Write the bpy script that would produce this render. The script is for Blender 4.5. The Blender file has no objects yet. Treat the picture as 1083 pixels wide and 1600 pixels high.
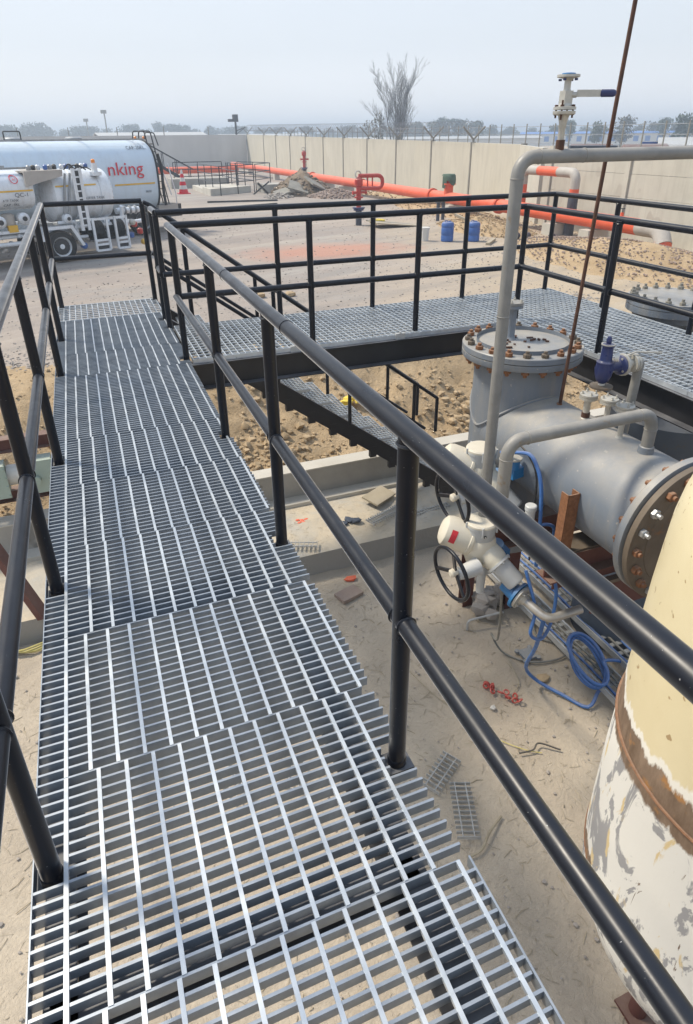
import bpy, bmesh, math, random
from math import sin, cos, pi, radians, sqrt, hypot, atan2
from mathutils import Vector, Matrix, noise
random.seed(7)
S = bpy.context.scene
COL = S.collection

# ------------------------------------------------------------------ camera
H = 1.55
PITCH, ROLL, YAW = radians(27.0), radians(-0.6), radians(21.1)
fw = Vector((sin(YAW)*cos(PITCH), cos(YAW)*cos(PITCH), -sin(PITCH)))
rt = Vector((cos(YAW), -sin(YAW), 0)); up = rt.cross(fw)
rt2 = rt*cos(ROLL)+up*sin(ROLL); up2 = -rt*sin(ROLL)+up*cos(ROLL)
cd = bpy.data.cameras.new('camera'); cam = bpy.data.objects.new('camera', cd); COL.objects.link(cam)
M = Matrix((rt2, up2, -fw)).transposed().to_4x4(); M.translation = Vector((0, 0, H)); cam.matrix_world = M
cd.sensor_fit = 'VERTICAL'; cd.sensor_height = 36; cd.lens = 36*1001/1600; cd.shift_y = -78/1600
cd.clip_start = 0.05; cd.clip_end = 6000
S.camera = cam
# ------------------------------------------------------------------ light
SUN_EL, SUN_AZ = radians(54), radians(-50)       # azimuth from +Y towards +X
w = bpy.data.worlds.new('World'); S.world = w; w.use_nodes = True
nt = w.node_tree; nt.nodes.clear()
sky = nt.nodes.new('ShaderNodeTexSky'); sky.sky_type = 'NISHITA'; sky.sun_disc = False
sky.sun_elevation = SUN_EL; sky.sun_rotation = SUN_AZ; sky.air_density = 1.2; sky.dust_density = 3.5; sky.ozone_density = 1.5
tc = nt.nodes.new('ShaderNodeTexCoord'); mp = nt.nodes.new('ShaderNodeMapping'); mp.inputs['Scale'].default_value = (1, 1, 3.5)
ns = nt.nodes.new('ShaderNodeTexNoise'); ns.inputs['Scale'].default_value = 2.2; ns.inputs['Detail'].default_value = 4
rp = nt.nodes.new('ShaderNodeMapRange'); rp.inputs[1].default_value = .38; rp.inputs[2].default_value = .75; rp.inputs[3].default_value = .84; rp.inputs[4].default_value = .95
mx = nt.nodes.new('ShaderNodeMix'); mx.data_type = 'RGBA'; mx.inputs[7].default_value = (7.9, 8.35, 8.95, 1)
bg = nt.nodes.new('ShaderNodeBackground'); bg.inputs['Strength'].default_value = 0.105
wo = nt.nodes.new('ShaderNodeOutputWorld')
L = nt.links
sz = nt.nodes.new('ShaderNodeSeparateXYZ'); cr_ = nt.nodes.new('ShaderNodeValToRGB'); sc_ = nt.nodes.new('ShaderNodeMix'); sc_.data_type = 'RGBA'; sc_.blend_type = 'MULTIPLY'; sc_.inputs[0].default_value = 1
sc_.inputs[7].default_value = (10, 10, 10, 1)
e_ = cr_.color_ramp.elements; e_[0].position = 0; e_[0].color = (.80, .795, .795, 1); e_[1].position = .9; e_[1].color = (.47, .59, .80, 1)
x_ = e_.new(.10); x_.color = (.60, .635, .68, 1); x_ = e_.new(.32); x_.color = (.54, .605, .69, 1)
L.new(tc.outputs['Generated'], sz.inputs[0]); L.new(sz.outputs[2], cr_.inputs[0]); L.new(cr_.outputs[0], sc_.inputs[6]); L.new(sc_.outputs[2], mx.inputs[7])
L.new(tc.outputs['Generated'], mp.inputs[0]); L.new(mp.outputs[0], ns.inputs['Vector']); L.new(ns.outputs[0], rp.inputs[0])
L.new(rp.outputs[0], mx.inputs[0]); L.new(sky.outputs[0], mx.inputs[6]); L.new(mx.outputs[2], bg.inputs[0]); L.new(bg.outputs[0], wo.inputs[0])
sd = bpy.data.lights.new('sun', 'SUN'); sd.energy = 3.3; sd.angle = radians(9); sd.color = (1, .91, .76)
so = bpy.data.objects.new('sun', sd); COL.objects.link(so)
sdir = Vector((sin(SUN_AZ)*cos(SUN_EL), cos(SUN_AZ)*cos(SUN_EL), sin(SUN_EL)))
so.rotation_euler = sdir.to_track_quat('Z', 'Y').to_euler(); so.location = (-20, 15, 40)
S.view_settings.view_transform = 'Standard'; S.view_settings.look = 'None'; S.view_settings.gamma = 1
S.view_settings.use_curve_mapping = False; S.view_settings.exposure = 0.54

# ------------------------------------------------------------------ materials
def hexc(c):
    if isinstance(c, str):
        c = tuple(int(c[i:i+2], 16)/255 for i in (0, 2, 4)); c = tuple(x/12.92 if x < .04045 else ((x+.055)/1.055)**2.4 for x in c)
    return (*c[:3], 1)
class NT:
    def __init__(s, name):
        s.m = bpy.data.materials.new(name); s.m.use_nodes = True; s.t = s.m.node_tree; s.b = s.t.nodes['Principled BSDF']
        s.co = s.t.nodes.new('ShaderNodeTexCoord').outputs['Object']
    def n(s, k): return s.t.nodes.new(k)
    def l(s, a, b): s.t.links.new(a, b)
    def noise(s, scale, detail=4, rough=.55, vec=None, stretch=None, dist=0):
        x = s.n('ShaderNodeTexNoise'); x.inputs['Scale'].default_value = scale; x.inputs['Detail'].default_value = detail
        x.inputs['Roughness'].default_value = rough; x.inputs['Distortion'].default_value = dist
        v = vec or s.co
        if stretch:
            m = s.n('ShaderNodeMapping'); m.inputs['Scale'].default_value = stretch; s.l(v, m.inputs[0]); v = m.outputs[0]
        s.l(v, x.inputs['Vector']); return x.outputs['Fac']
    def ramp(s, f, a, b, c=0, d=1):
        x = s.n('ShaderNodeMapRange'); x.inputs[1].default_value = a; x.inputs[2].default_value = b; x.inputs[3].default_value = c; x.inputs[4].default_value = d
        s.l(f, x.inputs[0]); return x.outputs[0]
    def mix(s, f, a, b):
        x = s.n('ShaderNodeMix'); x.data_type = 'RGBA'
        for i, v in ((6, a), (7, b)):
            if hasattr(v, 'is_linked') or hasattr(v, 'links'): s.l(v, x.inputs[i])
            else: x.inputs[i].default_value = hexc(v)
        if isinstance(f, (int, float)): x.inputs[0].default_value = f
        else: s.l(f, x.inputs[0])
        return x.outputs[2]
    def math(s, op, a, b=None):
        x = s.n('ShaderNodeMath'); x.operation = op; x.use_clamp = False
        for i, v in enumerate((a, b)):
            if v is None: continue
            if isinstance(v, (int, float)): x.inputs[i].default_value = v
            else: s.l(v, x.inputs[i])
        return x.outputs[0]
    def upz(s):
        g = s.n('ShaderNodeNewGeometry'); x = s.n('ShaderNodeSeparateXYZ'); s.l(g.outputs['Normal'], x.inputs[0]); return x.outputs['Z']
    def bump(s, h, strength=.3, dist=.01):
        x = s.n('ShaderNodeBump'); x.inputs['Strength'].default_value = strength; x.inputs['Distance'].default_value = dist
        s.l(h, x.inputs['Height'])
        if s.b.inputs['Normal'].links: s.l(s.b.inputs['Normal'].links[0].from_socket, x.inputs['Normal'])
        s.l(x.outputs[0], s.b.inputs['Normal'])
    def out(s, col, rough=.5, metal=0, coat=0, spec=.5):
        if hasattr(col, 'links'): s.l(col, s.b.inputs['Base Color'])
        else: s.b.inputs['Base Color'].default_value = hexc(col)
        if isinstance(rough, (int, float)): s.b.inputs['Roughness'].default_value = rough
        else: s.l(rough, s.b.inputs['Roughness'])
        s.b.inputs['Metallic'].default_value = metal; s.b.inputs['Coat Weight'].default_value = coat
        s.b.inputs['Specular IOR Level'].default_value = spec
        return s.m
def mk(name, a, b, scale=6, rough=.55, metal=0, bump=.15, bscale=60, bdist=.003, dust=None, dustc=(.42, .36, .28), rust=None, spots=None, grime=None, coat=0, spec=.5, rvar=.1, stretch=None):
    t = NT(name)
    col = t.mix(t.ramp(t.noise(scale, 5, .6, stretch=stretch), .3, .7), a, b)
    if rust is not None:
        rn = t.ramp(t.noise(rust[0], 6, .65), rust[1], rust[1]+.06); col = t.mix(rn, col, rust[2] if len(rust) > 2 else (.17, .07, .03))
    if spots:
        sp = t.ramp(t.noise(spots[0], 2, .5), spots[1], spots[1]+.03); col = t.mix(sp, col, spots[2])
    if grime: col = t.mix(t.ramp(t.noise(5, 6, .7, stretch=(1, 1, .12)), .48, .72, 0, grime[0]), col, grime[1])
    if dust:
        du = t.math('MULTIPLY', t.ramp(t.upz(), .25, .95), t.ramp(t.noise(3.5, 6, .65), .35, .7, dust*.35, dust)); col = t.mix(du, col, dustc)
    t.bump(t.noise(bscale, 4, .6), bump, bdist)
    r = t.ramp(t.noise(9, 4), .3, .7, rough-rvar, rough+rvar)
    return t.out(col, r, metal, coat, spec)
MAT = {}
MAT['galv'] = mk('galvanised_steel', (.18, .215, .26), (.32, .365, .42), 8, .38, .5, .1, 120, .001, dust=.3, dustc=(.5, .47, .42))  # base colour darkened so the bar sides read as shaded
MAT['galv_lit'] = mk('galvanised_bar_lit_tone', (.42, .46, .50), (.60, .635, .66), 9, .38, .5, .1, 120, .001, dust=.25, dustc=(.5, .47, .42), spots=(14, .66, (.36, .37, .38)))  # lighter copy of the same steel: light on the bar tops put into the colour
MAT['galv_old'] = mk('weathered_galvanised', (.40, .41, .41), (.55, .55, .53), 10, .5, .4, .1, 100, .001, dust=.3)
MAT['black'] = mk('black_gloss_paint', (.002, .0035, .008), (.004, .006, .012), 5, .36, 0, .10, 30, .0015, dust=.05, dustc=(.3, .29, .28), spots=(190, .745, (.3, .3, .3)), coat=.0, spec=.36, rvar=.09)
for k_ in ('black',):
    b_ = MAT[k_].node_tree.nodes['Principled BSDF']; b_.inputs['Sheen Weight'].default_value = .75; b_.inputs['Sheen Roughness'].default_value = .22; b_.inputs['Sheen Tint'].default_value = (.95, .93, .92, 1)
MAT['black_beam'] = mk('black_beam_paint', (.009, .009, .011), (.018, .018, .021), 4, .45, 0, .1, 30, .002, dust=.7, dustc=(.22, .22, .23))
MAT['rubber'] = mk('black_rubber', (.015, .015, .016), (.03, .03, .03), 8, .75, 0, .2, 80, .002, dust=.3)
MAT['concrete'] = mk('grey_concrete', (.26, .25, .225), (.36, .345, .31), 1.7, .85, 0, .5, 22, .01, spots=(2.2, .62, (.2, .19, .17)), dust=.55, dustc=(.43, .38, .31))
MAT['concrete_lt'] = mk('pale_concrete', (.40, .38, .33), (.52, .49, .43), 1.5, .85, 0, .4, 20, .01, dust=.4)
MAT['vessel'] = mk('grey_dusty_paint', (.13, .155, .19), (.17, .195, .23), 2.2, .5, 0, .12, 40, .002, grime=(.7, (.27, .25, .215)), dust=.95, dustc=(.35, .315, .26), spots=(30, .70, (.32, .31, .29)))
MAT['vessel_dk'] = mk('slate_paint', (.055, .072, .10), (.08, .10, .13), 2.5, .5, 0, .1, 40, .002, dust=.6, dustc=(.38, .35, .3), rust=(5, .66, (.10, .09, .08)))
MAT['pipe'] = mk('grey_pipe_paint', (.17, .168, .16), (.24, .235, .22), 7, .5, 0, .15, 60, .002, rust=(9, .63, (.20, .16, .12)), dust=.45)
MAT['rust'] = mk('rust', (.16, .065, .028), (.28, .13, .06), 40, .85, .1, .5, 140, .003, dust=.35)
MAT['rust_dk'] = mk('dark_rust', (.055, .026, .016), (.11, .05, .03), 18, .8, .1, .4, 90, .003)
MAT['maroon'] = mk('red_oxide_primer', (.085, .028, .022), (.13, .05, .038), 5, .75, 0, .2, 50, .003, dust=.6, dustc=(.3, .24, .18))
MAT['plate_rust'] = mk('brown_rusty_plate', (.105, .082, .06), (.165, .13, .095), 4, .7, .15, .3, 60, .003, rust=(6, .6, (.19, .10, .05)))
MAT['bolt_zinc'] = mk('zinc_bolt', (.42, .43, .43), (.5, .5, .5), 20, .4, .7, .1, 90, .001)
MAT['cream'] = mk('cream_enamel', (.60, .56, .46), (.66, .62, .52), 4, .42, 0, .06, 60, .001, dust=.55, dustc=(.5, .43, .33))
MAT['actgrey'] = mk('pale_grey_enamel', (.42, .44, .45), (.47, .49, .50), 5, .42, 0, .06, 60, .001, dust=.6, dustc=(.55, .50, .42))
MAT['blue'] = mk('blue_valve_paint', (.012, .13, .33), (.02, .17, .40), 6, .45, 0, .1, 60, .002, dust=.4)
MAT['navy'] = mk('navy_valve_paint', (.012, .020, .085), (.02, .032, .12), 6, .35, 0, .1, 60, .002, dust=.3)
MAT['bluecable'] = mk('blue_cable', (.03, .11, .34), (.05, .16, .42), 20, .5, 0, .1, 80, .001, dust=.35)
MAT['greycable'] = mk('grey_cable', (.13, .13, .12), (.2, .2, .18), 20, .6, dust=.3)
MAT['yellowcable'] = mk('yellow_wire', (.5, .42, .12), (.58, .5, .2), 20, .6)
MAT['orange'] = mk('orange_pipe_paint', (.62, .085, .028), (.68, .115, .045), 3, .5, 0, .08, 30, .002, dust=.3, dustc=(.60, .36, .26), rvar=.05)
MAT['primer'] = mk('grey_primer', (.34, .31, .28), (.42, .39, .35), 4, .7, 0, .1, 30, .002, dust=.3)
MAT['red'] = mk('red_paint', (.36, .025, .02), (.46, .045, .03), 8, .45, 0, .1, 50, .002, dust=.3)
MAT['darkband'] = mk('bitumen_wrap', (.03, .035, .05), (.07, .075, .09), 6, .6, 0, .2, 40, .003)
MAT['wallp'] = mk('cream_wall_render', (.45, .42, .345), (.54, .505, .415), .7, .9, 0, .3, 14, .006, grime=(.5, (.36, .33, .27)), spots=(.45, .60, (.50, .465, .375)), stretch=(1, 1, .5))
MAT['wallg'] = mk('grey_wall_render', (.46, .445, .42), (.54, .52, .49), .6, .9, 0, .3, 14, .006, stretch=(1, 1, .4))
MAT['precast'] = mk('precast_panel', (.43, .41, .35), (.52, .495, .42), .9, .88, 0, .3, 18, .006, grime=(.5, (.34, .31, .26)), spots=(1.1, .64, (.42, .39, .33)))
MAT['post'] = mk('weathered_concrete_post', (.19, .18, .155), (.28, .26, .22), 3, .9, 0, .3, 20, .006)
MAT['wire'] = mk('galvanised_wire', (.22, .23, .25), (.3, .31, .33), 20, .5, .4)
MAT['white'] = mk('white_vehicle_paint', (.62, .66, .70), (.70, .73, .76), 2, .28, 0, .03, 30, .001, grime=(.5, (.42, .40, .37)), dust=.25, dustc=(.62, .58, .52), coat=.4, rvar=.06)
MAT['tankwhite'] = mk('tanker_white_paint', (.50, .60, .69), (.56, .65, .73), 1.2, .22, 0, .03, 8, .004, grime=(.35, (.42, .45, .48)), dust=.3, dustc=(.62, .62, .6), coat=.5, rvar=.05)
MAT['darkmetal'] = mk('dark_chassis', (.02, .022, .025), (.05, .05, .052), 5, .6, 0, .2, 40, .003, dust=.4)
MAT['midmetal'] = mk('grey_fitting', (.22, .23, .24), (.34, .35, .36), 9, .45, .3, .1, 40, .002)
MAT['yellow'] = mk('yellow_paint', (.62, .36, .03), (.7, .43, .05), 4, .5)
MAT['amber'] = mk('amber_lens', (.75, .22, .02), (.8, .28, .03), 4, .25)
MAT['redtext'] = mk('red_lettering', (.55, .02, .035), (.6, .03, .045), 4, .4)
MAT['ink'] = mk('dark_lettering', (.04, .05, .07), (.05, .06, .08), 4, .5)
MAT['bluedrum'] = mk('blue_plastic', (.03, .09, .30), (.05, .13, .36), 3, .4, 0, .05, 30, .002, dust=.45)
MAT['bucket'] = mk('white_bucket_plastic', (.55, .54, .5), (.62, .6, .56), 5, .5, dust=.4)
MAT['wood'] = mk('plywood', (.30, .25, .17), (.38, .33, .24), 3, .8, 0, .3, 30, .003, dust=.4)
MAT['rock'] = mk('soil_clod', (.31, .225, .13), (.43, .32, .195), 7, .95, 0, .6, 40, .01)
MAT['soildark'] = mk('dark_brown_soil', (.15, .11, .075), (.25, .19, .13), 3, .95, 0, .8, 12, .03)
MAT['rockg'] = mk('grey_stone', (.26, .23, .20), (.36, .32, .28), 6, .9, 0, .5, 40, .01)
MAT['rockp'] = mk('reddish_stone', (.25, .18, .145), (.30, .235, .19), 6, .9, 0, .5, 40, .01)
MAT['straw'] = mk('dry_straw', (.30, .25, .17), (.40, .34, .24), 20, .9)
MAT['twig'] = mk('bark', (.05, .042, .035), (.10, .085, .07), 8, .9, 0, .4, 30, .004)
MAT['hydrgreen'] = mk('dull_green_cloth', (.05, .09, .06), (.09, .13, .09), 8, .9)
MAT['boxgreen'] = mk('pale_green_enamel', (.30, .38, .33), (.36, .44, .38), 5, .5, 0, .1, 40, .002, dust=.4)
MAT['yellowhat'] = mk('yellow_sack', (.65, .47, .05), (.72, .55, .08), 6, .6)
MAT['bluesteel'] = mk('blue_sheet', (.06, .16, .42), (.1, .22, .5), 2, .5)
MAT['whiteb'] = mk('whitewashed_building', (.55, .56, .55), (.62, .62, .6), .3, .8)
MAT['browntank'] = mk('brown_tank_coating', (.10, .05, .045), (.15, .085, .075), 2, .7, dust=.6, dustc=(.25, .2, .18))
MAT['valvebody'] = mk('stainless_casting', (.40, .39, .35), (.50, .48, .43), 25, .45, .35, .2, 90, .002, dust=.35)
MAT['alum'] = mk('bare_pipe', (.36, .34, .31), (.46, .44, .40), 9, .4, .6, .1, 60, .002, rust=(10, .6, (.16, .11, .08)))
def foliage(name, a, b):
    t = NT(name); col = t.mix(t.ramp(t.noise(.7, 3), .3, .7), a, b); return t.out(col, .8)
MAT['leaf1'] = foliage('dark_foliage', (.035, .055, .03), (.06, .085, .04))
MAT['leaf2'] = foliage('olive_foliage', (.055, .07, .035), (.085, .10, .05))
MAT['leaf3'] = foliage('dry_foliage', (.085, .08, .055), (.12, .11, .075))
def soilmat(name, mode):
    t = NT(name)
    if mode == 'ground':
        mpr = t.n('ShaderNodeMapping'); mpr.inputs['Rotation'].default_value = (0, 0, radians(-20)); t.l(t.co, mpr.inputs[0]); rut = t.noise(.9, 5, .7, vec=mpr.outputs[0], stretch=(.10, 1.3, 1))
        c = t.mix(t.ramp(t.noise(.16, 5, .6), .38, .62), (.27, .232, .205), (.35, .295, .245))
        c = t.mix(t.ramp(t.noise(.55, 6, .65, stretch=(.5, 1.2, 1)), .5, .68), c, (.27, .25, .23))
        sx = t.n('ShaderNodeSeparateXYZ'); t.l(t.co, sx.inputs[0])
        # ochre sand towards the right of the yard
        fx = t.math('ADD', t.math('MULTIPLY', t.math('SUBTRACT', sx.outputs[0], 5.5), .22), t.math('MULTIPLY', t.math('SUBTRACT', 17.0, sx.outputs[1]), .10))
        fx = t.math('ADD', fx, t.math('MULTIPLY', t.math('SUBTRACT', t.noise(.35, 4), .5), 1.6))
        c = t.mix(t.ramp(fx, .3, 1.6, 0, .65), c, (.44, .345, .225))
        c = t.mix(t.ramp(rut, .50, .66, 0, .55), c, (.21, .19, .17)); c = t.mix(t.ramp(rut, .44, .34, 0, .4), c, (.43, .39, .33))
        # patch of brick dust
        dx = t.math('MULTIPLY', t.math('SUBTRACT', sx.outputs[0], 6.9), .34); dy = t.math('MULTIPLY', t.math('SUBTRACT', sx.outputs[1], 19.3), .62)
        d = t.math('SQRT', t.math('ADD', t.math('POWER', t.math('ABSOLUTE', dx), 2), t.math('POWER', t.math('ABSOLUTE', dy), 2)))
        x = t.n('ShaderNodeMath'); x.operation = 'ADD'; t.l(d, x.inputs[0]); t.l(t.math('MULTIPLY', t.noise(1.3, 5), .9), x.inputs[1])
        c = t.mix(t.ramp(x.outputs[0], .85, 1.6, .62, 0), c, (.44, .19, .125))
        c = t.mix(t.ramp(t.noise(9, 3, .7), .62, .75, 0, .45), c, (.20, .175, .15))
        c = t.mix(t.ramp(t.noise(45, 2, .7), .62, .72, 0, .5), c, (.50, .46, .40))
        t.bump(t.noise(2.5, 6, .7), .5, .05); t.bump(t.noise(40, 3, .6), .6, .015)
    elif mode == 'soil':
        c = t.mix(t.ramp(t.noise(.8, 6, .65), .35, .65), (.38, .27, .155), (.51, .38, .235))
        c = t.mix(t.ramp(t.noise(6, 5, .7), .55, .72, 0, .6), c, (.30, .225, .14))
        t.bump(t.noise(5, 8, .75), .9, .08); t.bump(t.noise(35, 4, .7), .8, .02)
    elif mode == 'floor':
        c = t.mix(t.ramp(t.noise(.9, 6, .6), .35, .65), (.40, .335, .258), (.485, .412, .318))
        c = t.mix(t.ramp(t.noise(3.5, 6, .7, dist=.6), .56, .7, 0, .55), c, (.34, .295, .24))
        c = t.mix(t.ramp(t.noise(60, 3, .7), .64, .74, 0, .5), c, (.52, .47, .40))
        t.bump(t.noise(4, 6, .7, dist=1.2), .6, .04); t.bump(t.noise(16, 5, .7, dist=2.5), .7, .02); t.bump(t.noise(90, 3, .6), .4, .006)
    return t.out(c, .95, spec=.2)
MAT['ground'] = soilmat('packed_yard_earth', 'ground')
MAT['soil'] = soilmat('loose_tan_soil', 'soil')
MAT['floor'] = soilmat('dusty_pit_floor', 'floor')
def sandslab():
    t = NT('sand_strewn_concrete')
    c = t.mix(t.ramp(t.noise(1.2, 6, .65, dist=.5), .36, .58), (.36, .345, .31), (.47, .40, .30))
    c = t.mix(t.ramp(t.noise(8, 5, .7), .55, .7, 0, .5), c, (.30, .26, .20))
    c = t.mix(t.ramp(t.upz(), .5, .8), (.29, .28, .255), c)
    t.bump(t.noise(5, 6, .7, dist=.8), .5, .03); t.bump(t.noise(60, 4, .6), .4, .006)
    return t.out(c, .9, spec=.2)
MAT['sandslab'] = sandslab()
def tankmat():
    # cream coat, bare brown primer band along the weld, filler and scraped patches below
    t = NT('cream_and_filler_coat')
    sx = t.n('ShaderNodeSeparateXYZ'); t.l(t.co, sx.inputs[0]); z = sx.outputs[2]
    br = t.noise(9, 4, .6, stretch=(1, 1, .35)); bf = t.noise(45, 3, .6, stretch=(1, 1, .25))
    def band(h, wid):
        q = t.math('SUBTRACT', z, h); q2 = t.n('ShaderNodeMath'); q2.operation = 'ADD'; t.l(q, q2.inputs[0]); t.l(t.math('MULTIPLY', t.math('SUBTRACT', br, .5), .16), q2.inputs[1])
        q3 = t.n('ShaderNodeMath'); q3.operation = 'ADD'; t.l(q2.outputs[0], q3.inputs[0]); t.l(t.math('MULTIPLY', t.math('SUBTRACT', bf, .5), .06), q3.inputs[1])
        return q3.outputs[0]
    cream = t.mix(t.ramp(t.noise(2, 4), .35, .65), (.60, .52, .33), (.66, .585, .39))
    cream = t.mix(t.ramp(t.noise(26, 2, .4), .70, .73), cream, (.35, .25, .13))
    brown = t.mix(t.ramp(t.noise(14, 5, .7, stretch=(1, 1, .3)), .35, .65), (.12, .078, .05), (.24, .17, .12))
    brown = t.mix(t.ramp(t.noise(7, 4, .6), .6, .68), brown, (.34, .17, .06))
    sw = t.noise(7, 5, .6, stretch=(1, 1, .42), dist=1.1)
    low = t.mix(t.ramp(sw, .52, .55), (.70, .69, .65), (.30, .30, .31))
    low = t.mix(t.ramp(t.noise(8, 5, .6, stretch=(1.2, 1, .4), dist=.9), .60, .64), low, (.62, .49, .27))
    low = t.mix(t.ramp(t.noise(11, 5, .7, stretch=(1, 1.3, .3), dist=1.5), .635, .66), low, (.16, .11, .075))
    b1 = band(-.50+2.95, 0)
    c = t.mix(t.ramp(b1, .06, .075), (.72, .70, .64), cream)           # white filler edge
    c = t.mix(t.ramp(b1, .02, .035), brown, c)
    c = t.mix(t.ramp(b1, -.17, -.15), low, c)
    b2 = t.math('ABSOLUTE', band(-1.42+2.95, 0)); c = t.mix(t.ramp(b2, .05, .065), brown, c)
    t.bump(t.noise(18, 5, .6), .3, .004); t.bump(t.ramp(sw, .52, .55), -.6, .002); t.bump(t.ramp(b1, .02, .035), .8, .002)
    return t.out(c, t.ramp(b1, -.1, .1, .62, .38), 0, 0, .45)
MAT['tank'] = tankmat()
def streaky(name, a, b, c3):
    t = NT(name); c = t.mix(t.ramp(t.noise(3, 4), .3, .7), a, b); c = t.mix(t.ramp(t.noise(2, 4, .6, stretch=(1, 1, .1)), .6, .7, 0, .6), c, c3); t.bump(t.noise(12, 4), .2, .01); return t.out(c, .8)

# ------------------------------------------------------------------ mesh helpers
class MB:
    def __init__(s): s.v = []; s.f = []
    def add(s, vs, fs):
        k = len(s.v); s.v += [tuple(x) for x in vs]; s.f += [tuple(i+k for i in f) for f in fs]; return s
    def box(s, x0, x1, y0, y1, z0, z1):
        v = [(x, y, z) for z in (z0, z1) for y in (y0, y1) for x in (x0, x1)]
        return s.add(v, [(0, 2, 3, 1), (4, 5, 7, 6), (0, 1, 5, 4), (2, 6, 7, 3), (0, 4, 6, 2), (1, 3, 7, 5)])
    def obox(s, c, h, R=None):
        R = R or Matrix.Identity(3); c = Vector(c)
        v = [c+R@Vector((x*h[0], y*h[1], z*h[2])) for z in (-1, 1) for y in (-1, 1) for x in (-1, 1)]
        return s.add(v, [(0, 2, 3, 1), (4, 5, 7, 6), (0, 1, 5, 4), (2, 6, 7, 3), (0, 4, 6, 2), (1, 3, 7, 5)])
    def bar(s, a, b, w, h, upv=(0, 0, 1)):
        a, b = Vector(a), Vector(b); d = (b-a); L = d.length; d.normalize(); u = Vector(upv); r = d.cross(u)
        if r.length < 1e-4: r = d.cross(Vector((1, 0, 0)))
        r.normalize(); u = r.cross(d); R = Matrix((d, r, u)).transposed()
        return s.obox((a+b)/2, (L/2, w/2, h/2), R)
    def frame(s, d):
        d = Vector(d).normalized(); a = Vector((0, 0, 1)) if abs(d.z) < .95 else Vector((1, 0, 0))
        x = d.cross(a).normalized(); return x, d.cross(x).normalized(), d
    def lathe(s, prof, o, d=(0, 0, 1), n=24, cap=True, x=None):
        """prof: [(r, t)] along axis d from o"""
        X, Y, D = s.frame(d); o = Vector(o); vs = []; fs = []
        for r, t in prof:
            for i in range(n):
                a = 2*pi*i/n; vs.append(o+D*t+(X*cos(a)+Y*sin(a))*max(r, 1e-4))
        m = len(prof)
        for j in range(m-1):
            for i in range(n):
                k = (i+1) % n; fs.append((j*n+i, (j+1)*n+i, (j+1)*n+k, j*n+k))
        if cap: fs.append(tuple(range(n))); fs.append(tuple((m-1)*n+i for i in reversed(range(n))))
        return s.add(vs, fs)
    def cyl(s, a, b, r, r2=None, n=16, cap=True):
        a, b = Vector(a), Vector(b); return s.lathe([(r, 0), (r if r2 is None else r2, (b-a).length)], a, b-a, n, cap)
    def tube(s, pts, r, n=10, closed=False, cap=True):
        P = [Vector(p) for p in pts]; m = len(P); vs = []; fs = []; X = None
        for i in range(m):
            if closed: t = P[(i+1) % m]-P[i-1]
            else: t = P[min(i+1, m-1)]-P[max(i-1, 0)]
            t.normalize()
            if X is None: X = s.frame(t)[0]
            X = (X-t*X.dot(t)).normalized(); Y = t.cross(X)
            rr = r[i] if isinstance(r, (list, tuple)) else r
            for k in range(n):
                a = 2*pi*k/n; vs.append(P[i]+(X*cos(a)+Y*sin(a))*rr)
        for i in range(m if closed else m-1):
            j = (i+1) % m
            for k in range(n):
                l = (k+1) % n; fs.append((i*n+k, i*n+l, j*n+l, j*n+k))
        if cap and not closed: fs.append(tuple(reversed(range(n)))); fs.append(tuple((m-1)*n+i for i in range(n)))
        return s.add(vs, fs)
    def torus(s, c, d, R, r, n=32, k=10):
        X, Y, D = s.frame(d); c = Vector(c)
        return s.tube([c+(X*cos(2*pi*i/n)+Y*sin(2*pi*i/n))*R for i in range(n)], r, k, True)
    def prism(s, poly, a, b, axis='y'):
        """poly 2D (x,z) extruded along y from a to b, or (x,y) along z, or (y,z) along x"""
        n = len(poly)
        f = {'y': lambda p, t: (p[0], t, p[1]), 'z': lambda p, t: (p[0], p[1], t), 'x': lambda p, t: (t, p[0], p[1])}[axis]
        vs = [f(p, a) for p in poly]+[f(p, b) for p in poly]
        return s.add(vs, [tuple(range(n)), tuple(reversed(range(n, 2*n)))]+[(i, i+n, (i+1) % n+n, (i+1) % n) for i in range(n)])
    def rock(s, c, r, sq=(1, 1, 1), seed=0):
        rnd = random.Random(seed); q = []
        for z, m in ((-1, 1), (-.45, 5), (.45, 5), (1, 1)):
            for i in range(m):
                a = 2*pi*(i+(.5 if z > 0 else 0))/m; k = sqrt(max(0, 1-z*z*.98)); f = rnd.uniform(.72, 1.2)
                q.append((c[0]+cos(a)*k*r*f*sq[0], c[1]+sin(a)*k*r*f*sq[1], c[2]+z*r*f*sq[2]))
        fs = [(0, 1+(i+1) % 5, 1+i) for i in range(5)]+[(11, 6+i, 6+(i+1) % 5) for i in range(5)]
        for i in range(5):
            j = (i+1) % 5; fs += [(1+i, 1+j, 6+i), (1+j, 6+j, 6+i)]
        return s.add(q, fs)
    def mesh(s, name, m, off=(0, 0, 0), smooth=38):
        me = bpy.data.meshes.new(name); ox, oy, oz = off
        me.from_pydata([(x-ox, y-oy, z-oz) for x, y, z in s.v], [], s.f)
        bm = bmesh.new(); bm.from_mesh(me); bmesh.ops.recalc_face_normals(bm, faces=bm.faces); bm.to_mesh(me); bm.free()
        if smooth: me.shade_smooth(); me.set_sharp_from_angle(angle=radians(smooth))
        if m: me.materials.append(MAT[m])
        return me
    def build(s, name, m, parent=None, label=None, kind=None, smooth=38):
        me = s.mesh(name, m, off(parent), smooth); o = bpy.data.objects.new(name, me); COL.objects.link(o)
        o.parent = parent
        if label: o['label'] = label
        if kind: o['kind'] = kind
        return o
LOCAL = set()
def off(p):
    while p is not None and p.parent is not None: p = p.parent
    if p is None or p.name in LOCAL: return (0, 0, 0)
    return tuple(p.location)
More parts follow.
